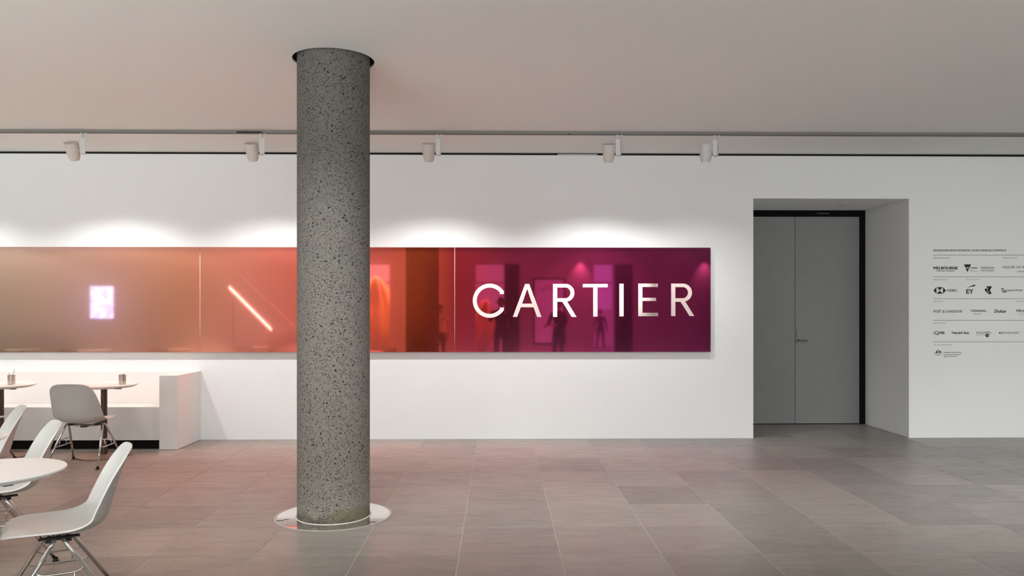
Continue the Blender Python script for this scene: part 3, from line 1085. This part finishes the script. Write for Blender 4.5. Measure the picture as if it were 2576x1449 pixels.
# ------------------------------------------------------------------ round tables
def make_table():
    root = empty('cafe_table')
    bm = bmesh.new()
    lathe(bm, [(0.0, 0.712), (0.285, 0.712), (0.322, 0.730), (0.3265, 0.734), (0.3265, 0.738), (0.324, 0.7405), (0.0, 0.7405)], 96, caps=False)
    obj('table_top', bm, M_top, root, angle=25)
    bm = bmesh.new()
    for k in range(4):
        an = math.pi / 4 + k * math.pi / 2
        M = Matrix.Rotation(an, 4, 'Z')
        v = box(bm, 0.02, 0.235, -0.02, 0.02, 0.698, 0.712)
        for q in v: q.co = M @ q.co
    lathe(bm, [(0.05, 0.69), (0.05, 0.712)], 24)
    tag(obj('bracket', bm, M_bracket, root), 'black cross bracket')
    bm = bmesh.new()
    lathe(bm, [(0.031, 0.01), (0.031, 0.695)], 32)
    tag(obj('pole', bm, M_pole, root, angle=40), 'dark bronze pole')
    bm = bmesh.new()
    lathe(bm, [(0.0, 0.0), (0.262, 0.0), (0.267, 0.003), (0.267, 0.010), (0.262, 0.0125), (0.05, 0.0165), (0.031, 0.02), (0.0, 0.02)], 72, caps=False)
    tag(obj('foot_plate', bm, M_base, root, angle=25), 'flat round metal base')
    return root


def copy_tree(o, parent=None):
    c = o.copy()
    C.objects.link(c)
    c.parent = parent
    for ch in o.children:
        d = copy_tree(ch, c)
        d.matrix_parent_inverse = ch.matrix_parent_inverse.copy()
    return c


TAB = [(-4.09, 8.26, 'round white cafe table beside the end arm of the bench'),
       (-5.15, 8.26, 'round white cafe table in front of the bench, holding the cup with two stirrers'),
       (-2.456, 3.855, 'round white cafe table nearest the camera, with the bare top'),
       (-3.33, 4.80, 'round white cafe table mostly outside the left picture edge, beside two side-on chairs')]
GT = 'round white cafe tables'
t0 = make_table()
for k, (x, y, lab) in enumerate(TAB):
    t = t0 if k == 0 else copy_tree(t0)
    t.location = (x, y, 0)
    t.rotation_euler.z = [0.35, 0.3, 0.1, 0.5][k]
    tag(t, lab, 'table', GT)
REFL = [(-6.3, 3.0, 'beside the panel joint left of the slanting light'), (-7.7, 3.3, 'below the glowing screen'), (-9.2, 3.0, 'at the far left bottom of the amber panel'), (-5.0, 2.2, 'below the slanting light')]
for (x, y, wh) in REFL:
    t = copy_tree(t0)
    t.location = (x, y, 0)
    tag(t, 'white cafe table reflected ' + wh, 'table', 'reflected cafe tables')

# ------------------------------------------------------------------ shell chairs
def shell_mesh():
    prof = [(0.262, 0.412), (0.252, 0.430), (0.225, 0.440), (0.17, 0.438), (0.10, 0.428), (0.03, 0.418), (-0.04, 0.412), (-0.10, 0.416), (-0.15, 0.432),
            (-0.188, 0.465), (-0.210, 0.515), (-0.226, 0.575), (-0.243, 0.64), (-0.262, 0.70), (-0.279, 0.75), (-0.294, 0.786), (-0.312, 0.810)]
    #       half widths along the profile
    wid = [0.205, 0.208, 0.212, 0.218, 0.225, 0.231, 0.235, 0.237, 0.237, 0.236, 0.234, 0.229, 0.221, 0.211, 0.199, 0.192, 0.188]
    edge = [0.000, 0.002, 0.006, 0.014, 0.024, 0.034, 0.044, 0.056, 0.068, 0.076, 0.076, 0.066, 0.052, 0.038, 0.024, 0.016, 0.010]
    P = [Vector(p) for p in prof]
    # resample with catmull rom
    def cr(a, b, c, d, t):
        return 0.5 * ((2 * b) + (c - a) * t + (2 * a - 5 * b + 4 * c - d) * t * t + (3 * b - a - 3 * c + d) * t ** 3)
    D = []
    m = len(P)
    for i in range(m - 1):
        for k in range(4):
            t = k / 4
            g = lambda L, j: L[max(0, min(m - 1, j))]
            q = cr(g(P, i - 1), g(P, i), g(P, i + 1), g(P, i + 2), t)
            D.append((q, cr(g(wid, i - 1), g(wid, i), g(wid, i + 1), g(wid, i + 2), t), cr(g(edge, i - 1), g(edge, i), g(edge, i + 1), g(edge, i + 2), t)))
    D.append((P[-1], wid[-1], edge[-1]))
    L = [0]
    for a, b in zip(D, D[1:]): L.append(L[-1] + (b[0] - a[0]).length)
    tot = L[-1]
    bm = bmesh.new()
    NU = 26
    grid = []
    for i, (p, wd, ed) in enumerate(D):
        a = D[max(0, i - 1)][0]
        b = D[min(len(D) - 1, i + 1)][0]
        tv = (b - a).normalized()
        nv = Vector((tv.y, -tv.x))  # towards the sitter (up on the seat, forward on the back)
        if nv.y < 0 and i < 10: nv = -nv
        if i > 36 and nv.x < 0: nv = -nv
        s0, s1 = L[i], tot - L[i]
        rc0, rc1 = 0.13, 0.12
        mul = 1.0
        if s0 < rc0: mul = min(mul, (1 - (1 - s0 / rc0) ** 2.6) ** (1 / 2.6))
        if s1 < rc1: mul = min(mul, (1 - (1 - s1 / rc1) ** 3.0) ** (1 / 3.0))
        mul = max(mul, 0.02)
        row = []
        for j in range(NU + 1):
            u = -1 + 2 * j / NU
            u = math.sin(u * math.pi / 2) * 0.35 + u * 0.65
            x = u * wd * mul
            lift = ed * abs(u) ** 2.6 * (0.35 + 0.65 * mul)
            row.append(bm.verts.new((x, p.x + nv.x * lift, p.y + nv.y * lift)))
        grid.append(row)
    for a, b in zip(grid, grid[1:]):
        for j in range(NU): bm.faces.new((a[j], a[j + 1], b[j + 1], b[j]))
    return bm


def make_chair():
    root = empty('shell_chair')
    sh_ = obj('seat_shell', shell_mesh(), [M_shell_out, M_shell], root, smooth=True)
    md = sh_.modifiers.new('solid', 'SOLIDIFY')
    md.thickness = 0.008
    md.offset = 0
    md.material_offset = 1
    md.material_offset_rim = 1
    md2 = sh_.modifiers.new('bev', 'BEVEL')
    md2.width = 0.002
    md2.segments = 2
    md2.limit_method = 'ANGLE'
    md2.angle_limit = R(50)
    dg = bpy.context.evaluated_depsgraph_get()
    me = bpy.data.meshes.new_from_object(sh_.evaluated_get(dg))
    sh_.modifiers.clear()
    sh_.data = me
    for p in me.polygons: p.use_smooth = True
    for sx in (-1, 1):
        for sy in (-1, 1):
            bm = bmesh.new()
            foot = (sx * 0.245, sy * 0.262 + 0.01, 0.012)
            pts = arc_pts([foot, (sx * 0.175, 0.022 * sy + 0.02, 0.398), (sx * 0.10, 0.02 * sy + 0.02, 0.384), (0.0, 0.02 * sy + 0.02, 0.380)], 0.03, 6)
            tube(bm, pts, 0.0105, 12)
            lg = obj('leg', bm, M_chrome, root, smooth=True)
            bm = bmesh.new()
            lathe(bm, [(0.013, 0.024), (0.0135, 0.008), (0.019, 0.005), (0.019, 0.0), (0.0, 0.0)], 16, (foot[0], foot[1], 0), caps=False)
            obj('foot_glide', bm, M_bracket, lg, angle=40)
    def legpt(sx, sy, z):
        t = z / 0.398
        return Vector((sx * (0.245 + (0.175 - 0.245) * t), (sy * 0.262 + 0.01) * (1 - t) + (0.022 * sy + 0.02) * t, z))
    for sx in (-1, 1):
        bm = bmesh.new()
        off = Vector((sx * 0.012, 0, 0))
        za, zb_ = 0.262, 0.198
        a0, a1 = legpt(sx, -1, za), legpt(sx, 1, za)
        b0, b1 = legpt(sx, -1, zb_), legpt(sx, 1, zb_)
        up = Vector((0, 0, 0.014))
        tube(bm, arc_pts([a0, a0 + (a1 - a0) * 0.16 - up + off, a1 + (a0 - a1) * 0.16 - up + off, a1], 0.02, 3), 0.0055, 8)
        tube(bm, arc_pts([b0, b0 + (b1 - b0) * 0.12 - up + off, b1 + (b0 - b1) * 0.12 - up + off, b1], 0.02, 3), 0.0055, 8)
        for t in (0.2, 0.8):
            tube(bm, [a0.lerp(a1, t) - up + off, Vector((b0.lerp(b1, 0.2 if t < 0.5 else 0.8).x, a0.lerp(a1, t).y, zb_)) - up + off], 0.0045, 8)
        obj('side_brace', bm, M_chrome, root, smooth=True)
    bm = bmesh.new()
    for sx in (-1, 1):
        box(bm, sx * 0.13 - 0.018, sx * 0.13 + 0.018, -0.07, 0.105, 0.402, 0.408)
        box(bm, sx * 0.13 - 0.016, sx * 0.13 + 0.016, 0.045, 0.075, 0.385, 0.402)
        box(bm, sx * 0.13 - 0.016, sx * 0.13 + 0.016, -0.035, -0.005, 0.385, 0.402)
    box(bm, -0.03, 0.03, -0.03, 0.07, 0.366, 0.378)
    tag(obj('mounting_bracket', bm, M_bracket, root), 'black metal mounting bracket')
    return root


def face(fx, fy_): return math.atan2(fy_, fx) - math.pi / 2


CH_ = [(-4.05, 7.80, face(-0.02, 1.0), 'white shell chair with its back to the camera, at the table beside the bench end'),
       (-5.13, 7.80, face(-0.02, 1.0), 'white shell chair cut off by the left edge, at the table with the two stirrers'),
       (-3.02, 4.85, face(-0.78, -0.60), 'white side-on shell chair in the middle of the row, behind the nearest table'),
       (-3.72, 5.67, face(-0.78, -0.60), 'white side-on shell chair farthest back of the row, half hidden at the left edge'),
       (-2.195, 4.02, face(-0.85, -0.48), 'white side-on shell chair nearest the camera, large at lower left')]
GC = 'white shell chairs with chrome legs'
c0 = make_chair()
for k, (x, y, rz, lab) in enumerate(CH_):
    c = c0 if k == 0 else copy_tree(c0)
    c.location = (x, y, 0)
    c.rotation_euler.z = rz
    tag(c, lab, 'chair', GC)
for k, (x, y, wh) in enumerate(REFL):
    c = copy_tree(c0)
    c.location = (x + 0.05, y + 0.62, 0)
    c.rotation_euler.z = math.pi + (-0.15, 0.1, 0.0, -0.1)[k]
    tag(c, 'white shell chair reflected ' + wh, 'chair', 'reflected shell chairs')

# ------------------------------------------------------------------ sugar cups and what stands in them
def make_cup(x, y, lab):
    root = empty('sugar_cup', (x, y, 0.7405))
    bm = bmesh.new()
    prof = [(0.0, 0.0), (0.031, 0.0), (0.034, 0.004), (0.0355, 0.03), (0.0365, 0.098), (0.0345, 0.098), (0.033, 0.008), (0.0, 0.006)]
    lathe(bm, prof, 40, caps=False)
    for v in bm.verts:
        if 0.01 < v.co.z < 0.09 and math.hypot(v.co.x, v.co.y) > 0.0342:
            k = round(math.atan2(v.co.y, v.co.x) / (2 * math.pi / 40))
            f = 0.985 if k % 2 else 1.0
            v.co.x *= f; v.co.y *= f
    obj('cup_body', bm, M_cup, root, angle=50)
    return tag(root, lab, 'cup', 'ribbed steel cups on the tables')


ca, cb = at(308, 960, 8.24), at(29, 959, 8.24)
make_cup(ca.x, 8.24, 'ribbed steel cup on the table beside the bench end')
make_cup(cb.x, 8.24, 'ribbed steel cup with two stirrers, on the table at the left edge')
for k, (dx, lean, hh, lab) in enumerate(((-0.018, -0.35, 0.05, 'short dark stirrer leaning left in the left cup'), (0.016, 0.30, 0.085, 'tall dark stirrer leaning right in the left cup'))):
    bm = bmesh.new()
    p0 = Vector((-dx * 0.6, 0, 0.008)); p1 = Vector((dx, 0.0, 0.1)); p2 = p1 + Vector((lean * hh * 0.6, 0, hh - 0.03))
    tube(bm, [p0, p1, p2], [0.0018, 0.0018, 0.003], 8)
    tag(obj('stirrer', bm, M_stick, loc=(cb.x, 8.24, 0.7405), smooth=True), lab, 'stirrer', 'stirrers in the left cup')
for k, dx in enumerate((-0.015, 0.0, 0.014)):
    bm = bmesh.new()
    v = box(bm, -0.009, 0.009, -0.0012, 0.0012, 0.012, 0.103 + 0.002 * k)
    bmesh.ops.bevel(bm, geom=bm.edges[:], offset=0.0006, segments=1, affect='EDGES')
    o = obj('sugar_packet', bm, M_packet, loc=(ca.x + dx, 8.24 + 0.006 * (k - 1), 0.7405))
    tag(o, '%s of the three paper packets showing above the rim of the right cup' % ('leftmost', 'middle one', 'rightmost')[k], 'sugar packet', 'sugar packets in the right cup')

# ------------------------------------------------------------------ the side of the room behind the camera, seen in the display
VY = 2 * PY - BY     # where that wall appears in the mirror
def mx(px, Y=BY): return at(px, 700, 2 * PY - Y).x
def mz(py, Y=BY): return HC + (HOR - py) / F_PX * (2 * PY - Y)


openA, openB, openC = (mx(1196), mx(1268)), (mx(1494), mx(1545)), (mx(880), mx(980))
otop = mz(664)
bm = bmesh.new()
th = 0.5
xs = [XL, openC[0], openC[1], openA[0], openA[1], openB[0], openB[1], XR]
for a, b in zip(xs[0::2], xs[1::2]): box(bm, a, b, BY - th, BY, 0, CH)
for a, b in zip(xs[1:-1:2], xs[2::2]): box(bm, a, b, BY - th, BY, otop, CH)
M_wall2 = wall_mat('gallery_wall_paint', (0.72, 0.71, 0.70))
tag(obj('wall_front', bm, M_wall2), 'pale gallery wall with tall openings, seen reflected in the display', kind='structure')
M_dark = plain('dark_door_panel', (0.045, 0.04, 0.045), 0.5)
for nm, p0, p1 in (('door_2', 1269, 1306), ('door_3', 1546, 1590)):
    r_ = tag(empty(nm, (mx(p0), BY, 0)), kind='structure')
    boxo('door_leaf', 0, mx(p1) - mx(p0), 0.002, 0.07, 0.01, otop, M_dark, r_, 0.004)
    boxo('push_plate', 0.08, 0.13, 0.0705, 0.078, 0.95, 1.25, M_steel, r_)
# hall end wall with a clerestory of panes
bm = bmesh.new()
EY = -13.0
box(bm, XL, XR, EY - 0.2, EY, 0, 1.5)
for k in range(14):
    x = XL + (XR - XL) * k / 13
    box(bm, x - 0.09, x + 0.09, EY - 0.2, EY, 1.5, CH)
box(bm, XL, XR, EY - 0.2, EY, 2.52, 2.60)
tag(obj('wall_end', bm, M_wall2), kind='structure')

# framed poster on that wall
x0, x1, z0, z1 = mx(1345), mx(1417), mz(862), mz(704)
pc = (x0 + x1) / 2
pr = tag(empty('framed_poster', (pc, BY, 0)), 'tall white poster in a dark frame, reflected behind the raised letters A and R', 'poster')
hw = (x1 - x0) / 2
bm = bmesh.new()
fw = 0.055
box(bm, -hw - fw, -hw, 0.001, 0.05, z0 - fw, z1 + fw); box(bm, hw, hw + fw, 0.001, 0.05, z0 - fw, z1 + fw)
box(bm, -hw, hw, 0.001, 0.05, z1, z1 + fw); box(bm, -hw, hw, 0.001, 0.05, z0 - fw, z0)
obj('frame', bm, M_dark, pr)
pm_ = N('poster_added_glow')
pm_.col((0.7, 0.72, 0.8))
pm_.b.inputs['Emission Color'].default_value = (0.62, 0.66, 1.0, 1)  # bluish glow added in place of daylight falling on the sheet
pm_.set(Emission_Strength=0.65, Roughness=0.4)
sheet = boxo('sheet', -hw, hw, 0.001, 0.03, z0, z1, pm_.m, pr)
M_pink = plain('dark_red_print', (0.30, 0.05, 0.09), 0.6)
for s, xa, xb, ya, yb in (('EXECUTIVE', 1370, 1404, 717, 722.5), ('COUNCIL & MEMBERS', 1358, 1409, 725, 730.5), ('Members', 1402, 1409, 737, 739.5), ('Board', 1402, 1408, 742, 744.5), ('Office', 1402, 1408, 747, 749.5)):
    me = text_mesh(s, bold=0.01)
    vx = [v.co.x for v in me.vertices]; vy = [v.co.y for v in me.vertices]
    X0, X1, Z0, Z1 = mx(xa) - pc, mx(xb) - pc, mz(yb), mz(ya)
    for v in me.vertices:
        u = (v.co.x - min(vx)) / (max(vx) - min(vx)); t = (v.co.y - min(vy)) / (max(vy) - min(vy))
        v.co = (0, 0, 0) if False else (X1 + (X0 - X1) * u, 0.032, Z0 + (Z1 - Z0) * t)
    link('printed_line', me, M_pink, sheet)

# bright screen whose reflection glows in the amber panel
x0, x1, z0, z1 = mx(229), mx(287), mz(801), mz(721)
scn = tag(empty('wall_screen', ((x0 + x1) / 2, BY, 0)), 'bright white screen glowing in the amber panel at the left', 'screen')
em = N('lit_screen')
f = em.noise(em.coord((1, 1, 1)), 3.2, 1)
c_ = em.ramp(f, [(0.42, (0.22, 0.30, 0.9)), (0.5, (0.34, 0.52, 1.0)), (0.6, (0.26, 0.36, 0.95))], 'EASE')
em.l(c_, em.b.inputs['Emission Color'])
em.col((0.1, 0.1, 0.1))
em.set(Emission_Strength=8.5)
hw = (x1 - x0) / 2
boxo('screen_housing', -hw - 0.01, hw + 0.01, 0.001, 0.04, z0 - 0.01, z1 + 0.01, M_dark, scn)
boxo('display_face', -hw, hw, 0.0405, 0.046, z0, z1, em.m, scn)

# stair balustrade with a light strip in the handrail
SY = -2.0
VS = 2 * PY - SY
def mp(px, py, Y): 
    q = at(px, py, 2 * PY - Y)
    return Vector((q.x, Y, q.z))
st = tag(empty('stair_balustrade', (mx(680, SY), SY, 0)), 'slanting lit stair handrail reflected in the orange panel left of the column', 'balustrade')
o0 = Vector(st.location)
A0, A1 = mp(577, 722, SY), mp(683, 829, SY)
B0, B1 = mp(571, 664, SY), mp(738, 822, SY)
sm = N('handrail_light')
sm.b.inputs['Emission Color'].default_value = (0.66, 0.78, 1.0, 1)
sm.set(Emission_Strength=9.0)
bm = bmesh.new()
def slab(bm, P, Q, h, d):
    v = []
    for p in (P, Q):
        for dy in (0, d):
            for dz in (-h / 2, h / 2): v.append(bm.verts.new(p - o0 + Vector((0, dy, dz))))
    for q in ((0, 1, 3, 2), (4, 6, 7, 5), (0, 4, 5, 1), (2, 3, 7, 6), (0, 2, 6, 4), (1, 5, 7, 3)): bm.faces.new([v[i] for i in q])
slab(bm, A0, A1, 0.085, 0.03)
obj('light_strip', bm, sm.m, st)
bm = bmesh.new()
slab(bm, B0 + Vector((0, -0.2, 0)), B1 + Vector((0, -0.2, 0)), 0.075, 0.05)
obj('handrail', bm, plain('pale_handrail', (0.95, 0.85, 0.95), 0.4), st)
bm = bmesh.new()
slab(bm, A0 + Vector((0, -0.09, 0.10)), A1 + Vector((0, -0.09, 0.10)), 0.012, 0.01)
obj('glass_edge', bm, plain('pale_edge', (0.8, 0.75, 0.85), 0.4), st)
bm = bmesh.new()
slab(bm, A0 + Vector((0, -0.12, -0.06)), A1 + Vector((0, -0.12, -0.06)), 0.05, 0.04)
obj('stringer', bm, plain('stringer_paint', (0.30, 0.27, 0.27), 0.5), st)
for t in (0.06, 0.94):
    p = A0.lerp(A1, t) - o0
    boxo('post', p.x - 0.02, p.x + 0.02, -0.13, -0.10, 0, p.z - 0.06, plain('post_paint', (0.45, 0.43, 0.42), 0.5), st)

# plain golden vessel standing in the hall (a generic stand-in for the sculpture)
def vessel(name, X, Y, s, tilt, lab):
    bm = bmesh.new()
    seg = 40
    pr_ = [(0.02, 0.0), (0.30, 0.02), (0.46, 0.22), (0.55, 0.55), (0.55, 0.95), (0.47, 1.35), (0.33, 1.7), (0.18, 1.95), (0.06, 2.05), (0.0, 2.06)]
    lathe(bm, pr_, seg, caps=False)
    for v in bm.verts:
        an = math.atan2(v.co.y, v.co.x)
        f = 1 + 0.05 * math.cos(10 * an)
        v.co.x *= f; v.co.y *= f
    bmesh.ops.subdivide_edges(bm, edges=bm.edges[:], cuts=1, use_grid_fill=True, smooth=0.6)
    o = obj(name, bm, plain('gold_finish', (0.85, 0.62, 0.22), 0.3, 0.4), smooth=True)
    o.scale = (s, s, s)
    o.location = (X, Y, 0)
    o.rotation_euler = (0, tilt, 0)
    return tag(o, lab, 'sculpture')


vessel('golden_vessel', mx(945, -8.6), -8.6, 1.28, 0.0, 'large plain golden vessel reflected right of the concrete column')
vessel('golden_vessel', mx(1190, -8.4), -8.4, 0.92, 0.25, 'tilted plain golden vessel reflected inside the letter C')
area('hall_light', (0, -9.5, 3.3), (0, -9.5, 0), 14, 2.0, 700, (0.72, 0.80, 1.0))
for p in (1460, 1772):
    l = bpy.data.lights.new('gallery_spot', 'SPOT')
    l.energy, l.spot_size, l.spot_blend, l.shadow_soft_size, l.color = 70, R(70), 0.9, 0.03, WARM
    o = bpy.data.objects.new('gallery_spot', l)
    C.objects.link(o)
    o.location = (mx(p), BY + 0.22, mz(641))
    o.rotation_euler = (Vector((0, -0.16, -1))).to_track_quat('-Z', 'Y').to_euler()


# ------------------------------------------------------------------ people seen in the reflection
def person(x, y, rz, height, skin, top, trousers, hair, label, pose='stand', name='person'):
    s = height / 1.75
    root = empty(name, (x, y, 0), rz)
    tag(root, label, 'person')
    # joints, facing +Y
    J = {'pelvis': (0, 0, 0.95), 'waist': (0, 0.0, 1.08), 'chest': (0, 0.0, 1.30), 'neck0': (0, -0.01, 1.45), 'neck1': (0, 0.01, 1.53),
         'hipL': (-0.09, 0, 0.90), 'kneeL': (-0.10, 0.02, 0.50), 'ankL': (-0.11, -0.02, 0.09), 'toeL': (-0.12, 0.15, 0.04),
         'hipR': (0.09, 0, 0.90), 'kneeR': (0.10, 0.03, 0.50), 'ankR': (0.12, -0.01, 0.09), 'toeR': (0.14, 0.16, 0.04),
         'shL': (-0.18, 0, 1.41), 'elL': (-0.25, -0.01, 1.12), 'wrL': (-0.26, 0.08, 0.88),
         'shR': (0.18, 0, 1.41), 'elR': (0.25, -0.01, 1.12), 'wrR': (0.26, 0.08, 0.88)}
    if pose == 'photo':
        J.update(elL=(-0.26, 0.18, 1.20), wrL=(-0.09, 0.30, 1.42), elR=(0.27, 0.16, 1.19), wrR=(0.09, 0.30, 1.42))
    elif pose == 'read':
        J.update(elL=(-0.27, 0.05, 1.14), wrL=(-0.20, 0.28, 1.10), elR=(0.25, 0.06, 1.13), wrR=(0.05, 0.28, 1.12))
    elif pose == 'walk':
        J.update(kneeL=(-0.10, 0.14, 0.52), ankL=(-0.11, 0.20, 0.10), toeL=(-0.12, 0.36, 0.05), kneeR=(0.10, -0.05, 0.50), ankR=(0.12, -0.22, 0.12), toeR=(0.14, -0.07, 0.04))
    rad = {'pelvis': .15, 'waist': .135, 'chest': .16, 'neck0': .075, 'neck1': .055, 'hipL': .098, 'hipR': .098, 'kneeL': .065, 'kneeR': .065,
           'ankL': .045, 'ankR': .045, 'toeL': .035, 'toeR': .035, 'shL': .07, 'shR': .07, 'elL': .048, 'elR': .048, 'wrL': .033, 'wrR': .033}
    E = [('pelvis', 'waist'), ('waist', 'chest'), ('chest', 'neck0'), ('neck0', 'neck1'), ('pelvis', 'hipL'), ('hipL', 'kneeL'), ('kneeL', 'ankL'), ('ankL', 'toeL'),
         ('pelvis', 'hipR'), ('hipR', 'kneeR'), ('kneeR', 'ankR'), ('ankR', 'toeR'), ('chest', 'shL'), ('shL', 'elL'), ('elL', 'wrL'), ('chest', 'shR'), ('shR', 'elR'), ('elR', 'wrR')]
    for sd, sg in (('L', -1), ('R', 1)):
        w_ = Vector(J['wr' + sd]); e_ = Vector(J['el' + sd])
        d = (w_ - e_).normalized()
        sidev = Vector((sg, 0, 0)) if abs(d.x) < 0.8 else Vector((0, 1, 0))
        J['palm' + sd] = tuple(w_ + d * 0.06); rad['palm' + sd] = 0.030
        E.append(('wr' + sd, 'palm' + sd))
        for q in range(4):
            nm = 'f%d%s' % (q, sd)
            off = sidev * (q - 1.5) * 0.018
            ln = (0.065, 0.075, 0.07, 0.055)[q]
            J[nm + 'a'] = tuple(w_ + d * 0.10 + off); rad[nm + 'a'] = .0095
            J[nm + 'b'] = tuple(w_ + d * (0.10 + ln * 0.6) + off + Vector((0, 0.01, -0.01))); rad[nm + 'b'] = .0085
            J[nm + 'c'] = tuple(w_ + d * (0.10 + ln) + off + Vector((0, 0.012, -0.03))); rad[nm + 'c'] = .007
            E += [('palm' + sd, nm + 'a'), (nm + 'a', nm + 'b'), (nm + 'b', nm + 'c')]
        J['th' + sd] = tuple(w_ + d * 0.07 - sidev * 0.05 + Vector((0, 0.02, 0))); rad['th' + sd] = .009
        E.append(('wr' + sd, 'th' + sd))
    names = list(J)
    me = bpy.data.meshes.new('body')
    me.from_pydata([Vector(J[k]) * s for k in names], [(names.index(a), names.index(b)) for a, b in E], [])
    o = bpy.data.objects.new('body', me)
    C.objects.link(o)
    md = o.modifiers.new('skin', 'SKIN')
    for k, v in zip(names, me.skin_vertices[0].data):
        v.radius = (rad[k] * s, rad[k] * s * (0.72 if k in ('pelvis', 'waist', 'chest') else 1.0))
        v.use_root = k == 'pelvis'
    sb = o.modifiers.new('sub', 'SUBSURF'); sb.levels = 2; sb.render_levels = 2
    bpy.context.view_layer.update()
    dg = bpy.context.evaluated_depsgraph_get()
    bod = bpy.data.meshes.new_from_object(o.evaluated_get(dg))
    bpy.data.objects.remove(o)
    bod.materials.clear()
    for c in (skin, top, trousers, (0.03, 0.025, 0.025)): bod.materials.append(c if not isinstance(c, tuple) else plain('cloth', c, 0.8, vary=0.15, scale=12))
    for p in bod.polygons:
        p.use_smooth = True
        z = p.center.z / s
        x_ = abs(p.center.x / s)
        near = min((p.center - Vector(J['palm' + sd]) * s).length for sd in 'LR') / s
        if z < 0.115: p.material_index = 3
        elif near < 0.115: p.material_index = 0
        elif z < 0.98 and x_ < 0.215: p.material_index = 2
        elif z > 1.47 and x_ < 0.09: p.material_index = 0
        else: p.material_index = 1
    b = bpy.data.objects.new('body', bod); C.objects.link(b); b.parent = root
    # head with nose, brow, ears
    bm = bmesh.new()
    bmesh.ops.create_icosphere(bm, subdivisions=4, radius=1)
    for v in bm.verts:
        c = v.co
        x_, y_, z_ = c.x * 0.076, c.y * 0.094, c.z * 0.115
        if z_ < 0: x_ *= 1 - 0.28 * (z_ / 0.115) ** 2; y_ += 0.012 * (-z_ / 0.115)
        if c.y > 0.55 and abs(c.x) < 0.22 and -0.35 < c.z < 0.12: y_ += 0.020 * (1 - abs(c.x) / 0.22) * (0.12 - c.z) / 0.47 * 1.3
        if c.y > 0.5 and 0.16 < abs(c.x) < 0.6 and 0.0 < c.z < 0.2: y_ -= 0.006
        if c.y > 0.5 and abs(c.x) < 0.35 and -0.56 < c.z < -0.46: y_ -= 0.004
        if abs(c.x) > 0.93 and abs(c.z) < 0.3: x_ += math.copysign(0.014, x_)
        v.co = Vector((x_, y_, z_ + 1.635)) * s
    hd_ = obj('head', bm, [skin], b, smooth=True)
    bm = bmesh.new()
    for sg in (-1, 1):
        M = Matrix.Translation(Vector((sg * 0.031, 0.083, 1.645)) * s)
        bmesh.ops.create_icosphere(bm, subdivisions=2, radius=0.0115 * s, matrix=M)
    obj('eyes', bm, [plain('eye', (0.1, 0.08, 0.07), 0.2)], hd_, smooth=True)
    bm = bmesh.new()
    bmesh.ops.create_icosphere(bm, subdivisions=3, radius=1)
    bmesh.ops.delete(bm, geom=[v for v in bm.verts if (v.co.z < 0.2 and v.co.y > 0.1) or v.co.z < -0.65], context='VERTS')
    for v in bm.verts: v.co = Vector((v.co.x * 0.085, v.co.y * 0.101 - 0.006, v.co.z * 0.122 + 1.642)) * s
    obj('hair', bm, [plain('hair', hair, 0.6)], hd_, smooth=True)
    return root


SK = plain('skin', (0.45, 0.27, 0.19), 0.55, vary=0.05)
ph = person(0.04, -0.42, 0.0, 1.79, SK, (0.02, 0.015, 0.02), (0.015, 0.015, 0.02), (0.02, 0.015, 0.012), 'person in dark clothes raising a camera, reflected inside the letter C', 'photo')
person(mx(1405, -1.6), -1.6, R(35), 1.74, SK, (0.035, 0.01, 0.015), (0.02, 0.01, 0.015), (0.015, 0.01, 0.01), 'person in dark clothes holding something out, reflected below the first letter R', 'read')
person(mx(1510, -11.0), -11.0, R(200), 1.50, SK, (0.05, 0.01, 0.02), (0.06, 0.012, 0.03), (0.02, 0.01, 0.01), 'person in dark red walking on the pale hall floor, reflected below the letter T', 'walk')
person(mx(1108, -2.4), -2.4, R(20), 1.62, SK, (0.72, 0.60, 0.55), (0.05, 0.02, 0.02), (0.03, 0.02, 0.02), 'person in a pale top, reflected left of the panel joint beside the letter C')
# the camera the photographer is holding, kept below and behind the viewpoint
bm = bmesh.new()
box(bm, -0.065, 0.065, -0.02, 0.02, -0.045, 0.045)
bmesh.ops.bevel(bm, geom=bm.edges[:], offset=0.006, segments=2, affect='EDGES')
cm_ = empty('handheld_camera', (0.04, -0.06, 1.45))
tag(cm_, 'small black camera held up by the person reflected in the letter C', 'camera')
obj('camera_body', bm, M_bracket, cm_)
